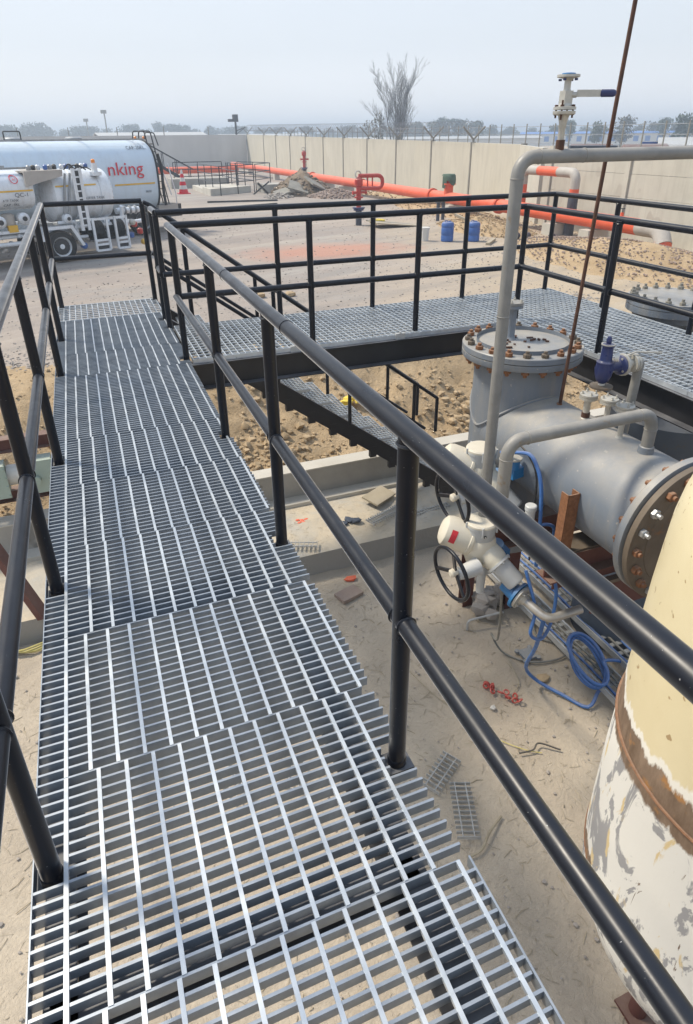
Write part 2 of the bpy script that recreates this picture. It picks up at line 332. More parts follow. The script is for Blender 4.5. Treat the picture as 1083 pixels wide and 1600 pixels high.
def thing(name, label, cat, loc=(0, 0, 0), group=None, rz=None):
    o = bpy.data.objects.new(name, None); COL.objects.link(o); o.location = loc; o.empty_display_size = .2
    o['label'] = label; o['category'] = cat
    if group: o['group'] = group
    if rz is not None: o.rotation_euler = (0, 0, rz); LOCAL.add(o.name)
    return o
def single(mb, name, mat, label, cat, loc, group=None, smooth=38):
    me = mb.mesh(name, mat, loc, smooth); o = bpy.data.objects.new(name, me); COL.objects.link(o); o.location = loc
    o['label'] = label; o['category'] = cat
    if group: o['group'] = group
    return o
def inst(me, name, parent, Mw, label=None):
    o = bpy.data.objects.new(name, me); COL.objects.link(o); o.parent = parent
    o.matrix_local = Matrix.Translation(-Vector(off(parent)))@Mw
    if label: o['label'] = label
    return o
def copy_tree(o, parent=None):
    c = o.copy(); COL.objects.link(c); c.parent = parent
    if o.name in LOCAL: LOCAL.add(c.name)
    for ch in list(o.children): copy_tree(ch, c)
    return c
def bend(pts, R, n=7):
    """polyline with filleted corners"""
    P = [Vector(p) for p in pts]; out = [P[0]]
    for i in range(1, len(P)-1):
        a = (P[i-1]-P[i]).normalized(); b = (P[i+1]-P[i]).normalized(); ang = a.angle(b); t = R/math.tan(ang/2)
        t = min(t, (P[i-1]-P[i]).length*.49, (P[i+1]-P[i]).length*.49); r = t*math.tan(ang/2)
        c = P[i]+(a+b).normalized()*(r/sin(ang/2)); s0 = P[i]+a*t-c; s1 = P[i]+b*t-c; th = s0.angle(s1)
        for k in range(n+1):
            f = k/n; out.append(c+(s0*sin((1-f)*th)+s1*sin(f*th))/sin(th))
    out.append(P[-1]); return out
def wig(p0, p1, n, amp, seed, sc=1.5, flat=True):
    a, b = Vector(p0), Vector(p1); r = []
    for i in range(n+1):
        f = i/n; p = a.lerp(b, f); q = noise.noise_vector(Vector((f*sc*3, seed*7.1, .3)))*amp*sin(pi*min(1, f*1.0))
        if flat: q.z = 0
        r.append(p+q)
    return r
def catmull(P, k=6):
    P = [Vector(p) for p in P]; Q = [P[0]*2-P[1]]+P+[P[-1]*2-P[-2]]; r = []
    for i in range(1, len(Q)-2):
        for j in range(k):
            t = j/k; a, b, c, d = Q[i-1:i+3]
            r.append(.5*((2*b)+(c-a)*t+(2*a-5*b+4*c-d)*t*t+(3*b-a-3*c+d)*t**3))
    r.append(P[-1]); return r
def hexnut(r, h):
    return MB().lathe([(r*.93, 0), (r, h*.08), (r, h*.88), (r*.86, h)], (0, 0, 0), (0, 0, 1), 6)
def rotto(d): return Vector(d).to_track_quat('Z', 'Y').to_matrix().to_4x4()
def text(s, size, mat, parent, fn, depth=.0, name='lettering'):
    """flat lettering; fn maps (u,v) -> local xyz"""
    cu = bpy.data.curves.new(name, 'FONT'); cu.body = s; cu.size = size; cu.resolution_u = 3
    ob = bpy.data.objects.new(name, cu); COL.objects.link(ob)
    dg = bpy.context.evaluated_depsgraph_get(); me = bpy.data.meshes.new_from_object(ob.evaluated_get(dg)); bpy.data.objects.remove(ob)
    for v in me.vertices: v.co = fn(v.co.x, v.co.y)
    me.materials.clear(); me.materials.append(MAT[mat]); me.name = name
    o = bpy.data.objects.new(name, me); COL.objects.link(o); o.parent = parent
    return o
#PART2
# ================================================================== SETTING: ground, pit
GZ, FZ, MZ = -1.6, -3.12, -2.8
def ss(a, b, x):
    t = max(0, min(1, (x-a)/(b-a))); return t*t*(3-2*t)
def fbm(x, y, s, sd=0, o=5): return noise.fractal(Vector((x*s, y*s, sd)), .55, 2.1, o)
def ground_h(x, y):
    g = GZ+.025*fbm(x, y, .5, 3)+.012*fbm(x, y, 2.5, 8)
    # spoil bank between the pit and the yard
    bank = ss(7.3, 9.9+.5*fbm(x, 0, .4, 1), y); bankz = -2.5+(.9+.12*fbm(x, y, .6, 5))*bank
    lump = (.10*fbm(x, y, 1.3, 11)+.05*fbm(x, y, 4.5, 15))*(1-.85*ss(9.6, 11, y))
    zr = max(bankz+lump, -2.6)
    rx = ss(7.3, 8.9, x+.3*fbm(0, y, .5, 4)); lx = 1-ss(-9.2, -7.6, x); ny = 1-ss(-4.6, -3.6, y)
    inside = -3.2
    if y > 7.3:
        z = zr+( (g-zr)*ss(9.9, 11.2, y))
        z += .32*math.exp(-((x-5.4)**2/2.2+(y-9.6)**2/.8))
        return z
    k = max(rx, lx, ny)
    z = inside+(g-inside)*k
    if k > .02: z += (.06*fbm(x, y, 1.3, 11)+.04*fbm(x, y, 5, 15))*(1-ss(.9, 1, k))
    if y > 6.8 and k > .05: z = z+(zr-z)*ss(6.8, 7.3, y)*min(1, k*3)
    return z
X0, X1, Y0, Y1, dx = -12.0, 15.0, -6.0, 17.0, .1
nx, ny_ = int(round((X1-X0)/dx)), int(round((Y1-Y0)/dx))
g = MB()
for j in range(ny_+1):
    for i in range(nx+1):
        x, y = X0+i*dx, Y0+j*dx
        e = min(x-X0, X1-x, y-Y0, Y1-y); z = ground_h(x, y); z = GZ+(z-GZ)*min(1, e/1.0); g.v.append((x, y, z))
soil_f = []; gr_f = []
for j in range(ny_):
    for i in range(nx):
        a = j*(nx+1)+i; q = (a, a+1, a+nx+2, a+nx+1); x, y = X0+i*dx, Y0+j*dx
        (soil_f if (-10 < x < 9.4 and -5 < y < 10.6+.5*fbm(x, 0, .7, 2)+(.5 if x > 6 else 0)) else gr_f).append(q)
def sub(fs):
    u = {}; m = MB()
    for f in fs:
        t = []
        for i in f:
            if i not in u: u[i] = len(m.v); m.v.append(g.v[i])
            t.append(u[i])
        m.f.append(tuple(t))
    return m
sub(soil_f).build('pit_soil', 'soil', kind='structure', smooth=0 or 60)
gm = sub(gr_f)
G = 1500
for (a, b, c, d) in ((-G, G, Y1, G), (-G, G, -G, Y0), (-G, X0, Y0, Y1), (X1, G, Y0, Y1)):
    gm.add([(a, c, GZ), (b, c, GZ), (b, d, GZ), (a, d, GZ)], [(0, 1, 2, 3)])
gm.build('ground', 'ground', kind='structure', smooth=60)
# main pit floor sheet: gently uneven packed dust
f = MB(); n1, n2 = 150, 105
for j in range(n2+1):
    for i in range(n1+1):
        x = -8+15.4*i/n1; y = -4.4+10.35*j/n2
        f.v.append((x, y, FZ+.018*fbm(x, y, 1.1, 21)+.008*fbm(x, y, 5, 22)+.02*ss(5.3, 5.9, y)))
for j in range(n2):
    for i in range(n1):
        a = j*(n1+1)+i; f.f.append((a, a+1, a+n1+2, a+n1+1))
f.build('pit_floor', 'floor', kind='structure')
# raised slab with blown sand and the concrete wall behind it
sl = MB(); sl.box(-8.6, 7.6, 5.9, 7.0, FZ-.1, MZ); sl.build('raised_slab', 'sandslab', kind='structure')
sn = MB(); n1, n2 = 160, 14
for j in range(n2+1):
    for i in range(n1+1):
        x = -8+15*i/n1; y = 5.98+1.0*j/n2; e = min(j, n2-j, 3)/3
        sn.v.append((x, y, MZ-.01+e*(.025+.03*fbm(x, y, 1.6, 31)+.015*fbm(x, y, 6, 32))))
for j in range(n2):
    for i in range(n1):
        a = j*(n1+1)+i; sn.f.append((a, a+1, a+n1+2, a+n1+1))
sn.build('blown_sand', 'sandslab', kind='stuff'); 
o = bpy.data.objects['blown_sand']; o['label'] = 'thin blown sand lying over the raised slab'
wl = thing('retaining_wall', 'low grey concrete wall holding back the soil bank of the pit', 'wall', (0, 7.2, MZ))
wb = MB().box(-8.7, 7.7, 7.2, 7.42, MZ-.2, -2.4)
wb.build('wall_face', 'concrete', wl)
MB().box(-8.7, 7.7, 7.195, 7.43, -2.4, -2.385).build('wall_coping', 'concrete_lt', wl)
MB().box(-8.6, 7.6, 7.0, 7.2, MZ-.1, MZ+.05).build('footing', 'concrete_lt', wl)
# clods on the bank
rk = MB(); rnd = random.Random(3)
for k in range(6500):
    x = rnd.uniform(-6, 9); y = 7.5+abs(rnd.gauss(0, .9)) if rnd.random() < .6 else rnd.uniform(7.5, 10.5)
    if y > 10.8: continue
    r = rnd.choice([.006, .008, .010, .012, .014, .018, .025, .04])*rnd.uniform(.6, 1.3)
    rk.rock((x, y, ground_h(x, y)+r*.25), r, (1, rnd.uniform(.7, 1.2), .75), k)
for k in range(260):
    if rnd.random() < .6: cx, cy, s_ = 5.4, 7.9, .5
    else: cx, cy, s_ = 1.9, 7.95, .45
    x = rnd.gauss(cx, s_); y = max(7.5, rnd.gauss(cy, .25)); r = rnd.uniform(.025, .075)
    rk.rock((x, y, ground_h(x, y)+r*.15), r, (1, rnd.uniform(.8, 1.2), .8), k+5000)
o = rk.build('soil_clods', 'rock', kind='stuff'); o['label'] = 'loose clods and crumbs scattered on the tan soil bank'
rk = MB()
for k in range(2600):
    x = rnd.uniform(-9, 14.5); y = rnd.uniform(11, 16.9)
    r = rnd.uniform(.008, .028); rk.rock((x, y, ground_h(x, y)+r*.2), r, (1, 1, .7), k)
for k in range(1800):
    x = rnd.uniform(-6, 19); y = rnd.uniform(17, 34); r = rnd.uniform(.012, .04); rk.rock((x, y, GZ+r*.2), r, (1, 1, .6), k)
for k in range(5200):
    x = rnd.uniform(-7, 10); y = 10.75+.5*fbm(x, 0, .7, 2)+abs(rnd.gauss(0, .55))-.25
    r = rnd.choice([.008, .012, .018, .028])*rnd.uniform(.7, 1.3); rk.rock((x, y, ground_h(x, y)+r*.2), r, (1, 1, .7), k)
o = rk.build('gravel', 'rockg', kind='stuff'); o['label'] = 'small stones strewn over the yard'
# straw, twigs and chips trodden into the floor dust
st = MB()
for k in range(2300):
    x = rnd.uniform(-1.4, 3.6); y = rnd.uniform(.3, 5.8); a = rnd.uniform(0, 2*pi); L_ = rnd.uniform(.02, .13); c = rnd.uniform(-.3, .3)
    r = rnd.choice([.0012, .0015, .002, .003]); z = FZ+.018*fbm(x, y, 1.1, 21)+.008*fbm(x, y, 5, 22)+.004
    st.tube([(x, y, z), (x+cos(a)*L_*.5-sin(a)*c*L_*.4, y+sin(a)*L_*.5+cos(a)*c*L_*.4, z+.004), (x+cos(a)*L_, y+sin(a)*L_, z)], r, 3, cap=False)
for k in range(500):
    x = rnd.uniform(-1, 4.4); y = rnd.uniform(6.05, 6.95); a = rnd.uniform(0, 2*pi); L_ = rnd.uniform(.02, .09); z = MZ+.03
    st.tube([(x, y, z), (x+cos(a)*L_, y+sin(a)*L_, z)], .0015, 3, cap=False)
o = st.build('straw_litter', 'straw', kind='stuff'); o['label'] = 'chopped straw and chips trodden into the dusty pit floor'
pb = MB()
for k in range(900):
    x = rnd.uniform(-1.4, 3.8); y = rnd.uniform(.3, 5.85); r = rnd.choice([.004, .005, .007, .01, .016])*rnd.uniform(.7, 1.2); z = FZ+.018*fbm(x, y, 1.1, 21)+.012
    pb.rock((x, y, z), r, (1, 1, .6), k)
o = pb.build('pebbles', 'rockg', kind='stuff'); o['label'] = 'small pebbles and grit on the dusty pit floor'

# ================================================================== WALKWAYS
def grating(x0, x1, y0, y1, bear_x, sp, cs, ph=0, dep=.034, bt=.0045, ct=.008):
    """panel mesh, bars along x when bear_x"""
    m = MB()
    a0, a1, b0, b1 = (x0, x1, y0, y1) if bear_x else (y0, y1, x0, x1)
    def bx(p0, p1, q0, q1, z0, z1):
        if bear_x: m.box(p0, p1, q0, q1, z0, z1)
        else: m.box(q0, q1, p0, p1, z0, z1)
    n = int((b1-b0)/sp); st_ = (b1-b0)/n
    for i in range(n+1): bx(a0, a1, b0+i*st_-bt/2, b0+i*st_+bt/2, -dep, 0)
    k = a0+ph
    while k < a1: bx(k-ct/2, k+ct/2, b0, b1, -.009, .0015); k += cs
    for e in (a0, a1): bx(e-.0025, e+.0025, b0, b1, -dep, .0005)
    return m
WX0, WX1 = -.372, .605
walk = thing('steel_walkway', 'long galvanised grating walkway running straight away between black handrails', 'walkway', (.115, 3, 0))
RY = [-.06, 1.11, 2.274, 3.443]; LY = [-.06, 1.123, 2.288, 3.448, 4.97, 5.95]
joints = [-1.56, -.975, -.39, .195, .78, 1.365, 1.95, 2.535, 3.12, 3.705, 4.29, 4.875, 5.46, 6.045, 6.6]
rj = random.Random(12)
barmesh = {}
def bearing(x0, x1):
    k = (round(x0, 3), round(x1, 3))
    if k not in barmesh:
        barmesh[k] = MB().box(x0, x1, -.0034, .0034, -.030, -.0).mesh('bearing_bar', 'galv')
    return barmesh[k]
for i in range(len(joints)-1):
    y0, y1 = joints[i]+.0015, joints[i+1]-.0015; n = 18; s_ = (y1-y0)/n; shift = rj.uniform(-.013, .013)
    xs = [WX0+.072+.073*k+(shift if k else 0) for k in range(13)]; xs = [x for x in xs if x < WX1-.02]
    end = WX1-.006*rj.random()
    fr = MB()
    fr.box(WX0-.003, WX0, y0, y1, -.036, .0008)                        # edge strip on the left
    for e in (y0, y1): fr.box(WX0, xs[-1]+.004, e-.0015, e+.0015, -.036, .0004)
    if y0 < .5: fr.box(end, end+.005, y0, y1, -.036, .0008)
    dz = rj.uniform(-.0005, .0005)
    pn = fr.build('grating_panel', 'galv', walk); near = .1 < y1 < 3.8
    far = MB()
    for k in range(1, n):
        y = y0+k*s_; x0, x1 = WX0, end
        for py in RY+[5.02, 6.02, 6.33]:
            if abs(y-py) < .05: x1 = .535
        for py in LY:
            if abs(y-py) < .05: x0 = -.30
        if near: inst(bearing(x0, x1), 'bearing_bar', pn, Matrix.Translation((rj.uniform(-.004, .002), y+rj.uniform(-.0012, .0012), dz+rj.uniform(-.001, .0004)))@Matrix.Rotation(rj.uniform(-.0015, .0015), 4, 'Z'))
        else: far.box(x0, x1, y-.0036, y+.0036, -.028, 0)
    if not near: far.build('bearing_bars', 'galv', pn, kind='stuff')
    cm = MB().box(-.0052, .0052, y0, y1, -.010, .002).mesh('cross_bar', 'galv_lit', (0, 0, 0))
    farc = MB()
    for x in xs:
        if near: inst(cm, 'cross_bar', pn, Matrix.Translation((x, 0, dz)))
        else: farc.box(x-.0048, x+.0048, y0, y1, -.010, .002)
    if not near: farc.build('cross_bars', 'galv_lit', pn, kind='stuff')
grating(WX0, WX1, 6.606, 7.28, False, .054, .078, .03, bt=.008, ct=.009).build('grating_panel', 'galv_lit', walk, label='panel laid crosswise at the far end')
# joint clip
def channel(m, a0, a1, y, z0, z1, axis='x', side=-1, fl=.06, t=.008):
    for (lo, hi, q0, q1) in ((z0, z1, y, y+t*-side), (z0, z0+t, y, y+side*fl), (z1-t, z1, y, y+side*fl)):
        q0, q1 = min(q0, q1), max(q0, q1)
        if axis == 'x': m.box(a0, a1, q0, q1, lo, hi)
        else: m.box(q0, q1, a0, a1, lo, hi)
    return m
for x, sd_ in ((-.345, 1), (.50, -1)):
    channel(MB(), -1.6, 7.2, x, -.19, -.04, 'y', sd_).build('side_beam', 'black_beam', walk)
for y in (-.9, .85, 2.0, 3.15, 4.3, 5.5, 6.6): channel(MB(), -.34, .49, y, -.14, -.04, 'x', -1, .05).build('cross_beam', 'black_beam', walk)
for y in (-1.3, 6.7):
    for x in (-.27, .47): MB().box(x-.05, x+.05, y-.05, y+.05, (FZ if y < 5 else MZ)-.05, -.19).build('column', 'black_beam', walk)

# cross platform + right-hand platform
plat = thing('steel_platform', 'wide galvanised grating platform crossing beyond the pit and turning towards the right', 'platform', (2.6, 5.5, 0))
xs = [.63, 1.63, 2.63, 3.6]
for i in range(3): grating(xs[i]+.003, xs[i+1]-.003, 4.945, 6.02, False, .052, .075, .03, bt=.0075, ct=.0085).build('grating_panel', 'galv_lit', plat)
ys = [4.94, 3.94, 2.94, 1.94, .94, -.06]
grating(3.603, 4.77, 4.945, 6.02, False, .052, .075, .03, bt=.0075, ct=.0085).build('grating_panel', 'galv_lit', plat)
for i in range(5): grating(3.6, 4.77, ys[i+1]+.003, ys[i]-.003, True, .052, .075, .03, bt=.0075, ct=.0085).build('grating_panel', 'galv_lit', plat)
def ch(a0, a1, y, axis, side): channel(MB(), a0, a1, y, -.25, -.038, axis, side, .07).build('edge_beam', 'black_beam', plat)
ch(.56, 3.66, 4.98, 'x', -1); ch(.62, 4.75, 6.0, 'x', 1); ch(-.3, 4.98, 3.64, 'y', -1); ch(-.3, 5.99, 4.74, 'y', 1)
for x in (1.63, 2.63, 3.6): channel(MB(), 4.99, 5.99, x, -.16, -.04, 'y', 1, .05).build('cross_beam', 'black_beam', plat)
for y in (3.94, 2.94, 1.94, .94): channel(MB(), 3.65, 4.73, y, -.16, -.04, 'x', 1, .05).build('cross_beam', 'black_beam', plat)
for x, y in ((4.66, 5.9), (4.66, 2.0), (3.74, .6)): MB().box(x-.05, x+.05, y-.05, y+.05, (FZ if y < 5.8 else MZ)-.05, -.25).build('column', 'black_beam', plat)
for x, y in ((1.47, 4.945), (2.42, 4.94)):
    MB().box(x-.045, x+.045, y-.012, y+.015, -.05, .012).cyl((x, y, .01), (x, y, .025), .012, n=6).build('saddle_clip', 'galv_old', plat)

# ---- handrails
PR = .0245
def rail(name, label, pts, posts, group=None, drop=1.0, zt=.985, zm=.475, close=None, base=0):
    """pts: plan points of the run; posts: plan points"""
    t = thing(name, label, 'handrail', (posts[0][0], posts[0][1], base), group)
    top = [(p[0], p[1], zt+(p[2] if len(p) > 2 else 0)) for p in pts]; mid = [(p[0], p[1], zm+(p[2] if len(p) > 2 else 0)) for p in pts]
    MB().tube(bend(top, .03, 4) if len(top) > 2 else top, PR, 20).build('top_rail', 'black', t)
    MB().tube(bend(mid, .03, 4) if len(mid) > 2 else mid, PR*.97, 18).build('mid_rail', 'black', t)
    for p in posts:
        z = p[2] if len(p) > 2 else 0
        m = MB().cyl((p[0], p[1], z-.045), (p[0], p[1], z+zt-.006), PR, n=20)
        po = m.build('post', 'black', t)
        MB().torus((p[0], p[1], z+zt-.024), (0, 0, 1), PR*1.02, .0042, 18, 5).build('weld_bead', 'black', po)
        i_ = min(range(len(pts)-1), key=lambda i: (Vector((p[0], p[1]))-Vector(pts[i][:2])).length+(Vector((p[0], p[1]))-Vector(pts[i+1][:2])).length-(Vector(pts[i][:2])-Vector(pts[i+1][:2])).length)
        dd = (Vector((*pts[i_+1][:2], 0))-Vector((*pts[i_][:2], 0))).normalized()
        for q_ in (-1, 1): MB().torus(Vector((p[0], p[1], z+zm))+dd*q_*PR*1.0, dd, PR*.98, .0042, 18, 5).build('weld_bead', 'black', po)
        MB().box(p[0]-.04, p[0]+.04, p[1]-.035, p[1]+.035, z-.05, z-.042).build('base_plate', 'black_beam', po)
        MB().lathe([(.028, -.02), (.0275, -.006), (.026, .0), (.0235, .003)], (p[0], p[1], z-.020), n=18).build('weld_bead', 'black', po)
    return t
rr = rail('guard_rail', 'black pipe handrail along the right of the walkway, sweeping past nearest the camera', [(.572, -1.5), (.572, 5.02)], [(.572, y) for y in [-1.2]+RY]+[(.59, 5.02)])
for y, a in ((2.02, 0), (3.0, 1)):                                    # pipe butt weld rings on the top rail
    MB().torus((.572, y, .985), (0, 1, 0), PR, .0025, 24, 6).build('weld_ring', 'black', bpy.data.objects['guard_rail'].children[0])
rail('guard_rail', 'black pipe handrail along the left edge of the walkway', [(-.337, -1.5), (-.337, 7.22)], [(-.337, y) for y in [-1.2]+LY]+[(-.337, 7.22)])
rail('guard_rail', 'short black handrail closing the far end of the walkway in front of the fuel truck', [(-.31, 7.24), (.60, 7.24)], [(.60, 7.24)])
rail('guard_rail', 'short black handrail stub on the walkway corner between platform and stair', [(.592, 5.97), (.592, 6.33)], [(.592, 6.33)])
rail('guard_rail', 'black handrail along the near edge of the cross platform, above the pit', [(.59, 5.02), (3.66, 5.02), (3.66, -.4)], [(1.645, 5.02), (2.606, 5.02), (3.66, 5.02), (3.64, 3.87), (3.64, 2.74), (3.64, 1.6), (3.64, .45)])
rail('guard_rail', 'black handrail along the outer yard side of the platform, turning the far corner', [(.592, 5.97), (4.70, 5.97), (4.70, -.4)], [(.592, 5.99), (1.637, 5.97), (2.602, 5.97), (3.64, 5.97), (4.70, 5.97), (4.70, 5.05), (4.70, 3.975), (4.70, 2.85), (4.70, 1.7), (4.70, .5)])

# ---- stair
SL = .752; SY0, SY1 = 6.34, 7.06
stair = thing('steel_stair', 'black steel stair with galvanised treads descending under the platform to the pit slab', 'stair', (4.3, 6.7, MZ))
for y, s_ in ((SY0, 1), (SY1, -1)):
    x1 = .62+2.74/SL; 
    m = MB(); v = []
    for (x, zt) in ((.62, -.02), (x1, -2.76)):
        pass
    m.prism([(.62, .0), (x1, -2.74), (x1, -2.80), (x1-.2, -2.80), (.62, -.24)], y-.004, y+.004, 'y')
    m.prism([(.62, .0), (x1, -2.74), (x1, -2.748), (.62, -.008)], y, y+s_*.055, 'y')
    m.prism([(.62, -.232), (x1-.19, -2.79), (x1-.19, -2.798), (.62, -.24)], y, y+s_*.055, 'y')
    m.build('stringer', 'black_beam', stair)
tm = grating(-.125, .125, SY0+.01, SY1-.01, False, .036, .055, .03, .028).mesh('tread', 'galv_lit')
hang = MB().box(-.03, .03, SY0-.003, SY0+.04, -.15, -.02).box(-.03, .03, SY1-.04, SY1+.003, -.15, -.02)
k = 0; z = -.19
while z > MZ+.1:
    x = .62-z/SL+.02; inst(tm, 'tread', stair, Matrix.Translation((x, 0, z+.02)))
    MB().box(x-.16, x-.08, SY0-.006, SY0+.05, z-.20, z-.06).build('tread_bracket', 'black_beam', stair)
    z -= .19
def stair_rail(y, label, xe):
    t = thing('stair_rail', label, 'handrail', (.62, y, 0), 'handrails of the stair')
    f_ = lambda x, h: (x, y, h-(x-.62)*SL)
    MB().tube(bend([(.60, y, .985), f_(.66, .985), f_(xe, .985), (xe, y, .55-(xe-.62)*SL)], .02, 4), .021, 14).build('top_rail', 'black', t)
    MB().tube([f_(.62, .5), f_(xe-.15, .5)], .02, 12).build('mid_rail', 'black', t)
    for x in [.85+.82*i for i in range(5)]:
        if x < xe-.1: MB().cyl(f_(x, -.02), f_(x, .97), .021, n=14).build('post', 'black', t)
stair_rail(6.33, 'black handrail on the pit side of the stair, nearer of the two', 3.62)
stair_rail(7.08, 'black handrail on the bank side of the stair, farther of the two', 3.75)
#PART3
# ================================================================== PROCESS VESSELS
def Tr(p, d=(0, 0, 1)): return Matrix.Translation(Vector(p))@rotto(d)
nut_r = hexnut(.029, .030); nut_r.cyl((0, 0, .02), (0, 0, .048), .0145, n=10); NUT = nut_r.mesh('flange_bolt', 'rust'); NUTD = nut_r.mesh('flange_bolt', 'rust_dk'); NUTP = nut_r.mesh('flange_bolt', 'plate_rust')
nz = hexnut(.029, .028); nz.cyl((0, 0, .02), (0, 0, .055), .0145, n=10); NUTZ = nz.mesh('flange_bolt', 'bolt_zinc')
NUTG = nz.mesh('flange_bolt', 'post')
sn_ = hexnut(.010, .010); sn_.cyl((0, 0, .008), (0, 0, .022), .0055, n=8); NUTS = sn_.mesh('flange_bolt', 'valvebody')
def bolts(t, c, d, R, n, me, me2=None, ph=0, back=None, label=None):
    X, Y, D = MB().frame(d); c = Vector(c)
    for i in range(n):
        a = 2*pi*(i+ph)/n; p = c+(X*cos(a)+Y*sin(a))*R
        inst(me2 if (me2 and (i*7) % 5 in (1, 3)) else me, 'flange_bolt', t, Tr(p, D)@Matrix.Rotation(i*1.7, 4, 'Z')@Matrix.Scale(.93+.12*((i*37) % 10)/10, 4))
        if back: inst(me, 'flange_bolt', t, Tr(p-D*back, -D))
VX, VY, VZ = 2.97, 3.95, -.55
ves = thing('process_vessel', 'dusty grey steel vessel with round bolted manhole cover and horizontal barrel', 'pressure vessel', (VX, VY, FZ))
# upright neck and barrel as one skin: barrel lathe, neck lathe, blended collar
MB().lathe([(.345, -.95), (.345, .72)], (VX, VY, VZ), n=48, cap=False).lathe([(.345, -.95), (.30, -1.05), (.16, -1.12), (0.01, -1.14)], (VX, VY, VZ), n=48, cap=False).build('neck', 'vessel', ves)
b = MB().lathe([(.352, 0), (.352, 1.66)], (VX+.01, VY+.02, VZ), (0, -1, 0), 48, cap=False)
b.build('barrel', 'vessel', ves)
# fillet where neck meets barrel
pts = []
for i in range(96):
    a = 2*pi*i/96; x, y = .347*cos(a), .347*sin(a); pts.append((VX+x, VY+y, VZ+sqrt(.353**2-x*x)))
MB().tube(pts, .011, 6, True).build('weld_seam', 'vessel', ves)
FT = .14
MB().lathe([(.35, -.13), (.375, -.10), (.445, -.098), (.45, -.09), (.45, -.052), (.44, -.05)], (VX, VY, FT), n=64).build('neck_flange', 'vessel', ves)
MB().lathe([(.44, -.046), (.45, -.044), (.45, -.006), (.444, 0)], (VX, VY, FT), n=64).build('manhole_cover', 'vessel', ves)
bolts(ves, (VX, VY, FT), (0, 0, 1), .405, 20, NUT, NUTP, ph=.3, back=.098)
# vent nozzle in the cover
vn = MB().lathe([(.052, 0), (.042, .015), (.036, .03), (.036, .215), (.042, .24), (.078, .245), (.078, .265)], (VX-.05, VY+.10, FT), n=20); vno = vn.build('vent_nozzle', 'vessel', ves)
MB().lathe([(.078, 0), (.078, .02)], (VX-.05, VY+.10, FT+.268), n=20).build('vent_cap', 'pipe', vno)
for i in range(4):
    a = pi/4+i*pi/2; inst(NUTS, 'flange_bolt', vno, Tr((VX-.05+.06*cos(a), VY+.1+.06*sin(a), FT+.288)))
rnd = random.Random(5)
deb = MB()
for k in range(14):
    a = rnd.uniform(0, 6.28); r = rnd.uniform(.05, .25); x, y = VX-.05+r*cos(a), VY-.02+r*.6*sin(a)
    deb.obox((x, y, FT+.008), (rnd.uniform(.006, .03), rnd.uniform(.004, .009), rnd.uniform(.003, .007)), Matrix.Rotation(rnd.uniform(0, 3), 3, 'Z'))
o = single(deb, 'rust_flakes', 'rust_dk', 'scattered rust flakes and loose nuts lying on the dusty manhole cover', 'debris', (VX, VY, FT)); o['kind'] = 'stuff'
# barrel end: flange + blind plate
E0 = 2.25
MB().lathe([(.352, -.14), (.375, -.085), (.452, -.072), (.458, -.065), (.458, -.022), (.45, -.018)], (VX+.03, E0, VZ), (0, -1, 0), 64).build('barrel_flange', 'vessel', ves)
MB().lathe([(.43, -.016), (.43, -.002)], (VX+.03, E0, VZ), (0, -1, 0), 64).build('gasket', 'rubber', ves)
bf = MB().lathe([(.445, 0), (.455, .006), (.455, .042), (.445, .046), (.34, .046), (.335, .05), (0.01, .05)], (VX+.03, E0, VZ), (0, -1, 0), 64).build('blind_flange', 'plate_rust', ves)
bolts(ves, (VX+.03, E0-.046, VZ), (0, -1, 0), .405, 20, NUT, NUTZ, ph=.1)
for i in range(20):
    X, Y, D = MB().frame((0, -1, 0)); a = 2*pi*(i+.1)/20; p = Vector((VX+.03, E0+.072, VZ))+(X*cos(a)+Y*sin(a))*.405; inst(NUT, 'flange_bolt', ves, Tr(p, -D))
def nozzle(x, y, zb, zt, r, R, mat='valvebody', collar=None):
    m = MB().lathe([(r*1.5, 0), (r*1.1, .012), (r, .02), (r, zt-zb-.05), (r*1.35, zt-zb-.03), (R, zt-zb-.026), (R, zt-zb-.008)], (x, y, zb), n=18)
    o = m.build('instrument_nozzle', mat, ves); MB().lathe([(R, 0), (R, .014), (R*.9, .017)], (x, y, zt-.006), n=18).build('blind_cap', mat, o)
    if collar: MB().lathe([(r*1.25, 0), (r*1.25, .035)], (x, y, zb+.01), n=16).build('rusty_collar', 'rust_dk', o)
    for i in range(4):
        a = pi/4+i*pi/2+.4; inst(NUTS, 'flange_bolt', o, Tr((x+R*.74*cos(a), y+R*.74*sin(a), zt+.008)))
nozzle(VX+.03, 3.20, -.20, -.03, .023, .06, collar=1)
nozzle(VX+.04, 3.02, -.20, .0, .018, .058)
nozzle(VX+.02, 2.86, -.20, .015, .018, .058)
# support steel under the barrel
sup = thing('pipe_support_frame', 'dark red-oxide steel frame carrying the grey vessel barrel', 'steel frame', (3.0, 2.75, FZ))
def ibeam(a0, a1, y, z0, z1, w=.12, axis='x', t=.01):
    m = MB()
    for (q0, q1, lo, hi) in ((y-w/2, y+w/2, z1-t, z1), (y-w/2, y+w/2, z0, z0+t), (y-t/2, y+t/2, z0+t, z1-t)):
        if axis == 'x': m.box(a0, a1, q0, q1, lo, hi)
        else: m.box(q0, q1, a0, a1, lo, hi)
    return m
ibeam(2.50, 3.75, 2.80, -1.14, -.93, .16).build('beam', 'maroon', sup)
ibeam(2.62, 3.75, 3.6, -1.42, -1.2, .16).build('beam', 'maroon', sup)
MB().box(2.72, 3.75, 2.93, 2.945, -1.40, -1.14).build('web_plate', 'maroon', sup)
MB().box(3.10, 3.75, 2.90, 2.915, -1.72, -1.405).build('lower_plate', 'maroon', sup)
MB().box(3.1, 3.75, 2.86, 2.90, -1.43, -1.40).build('stiffener', 'plate_rust', sup)
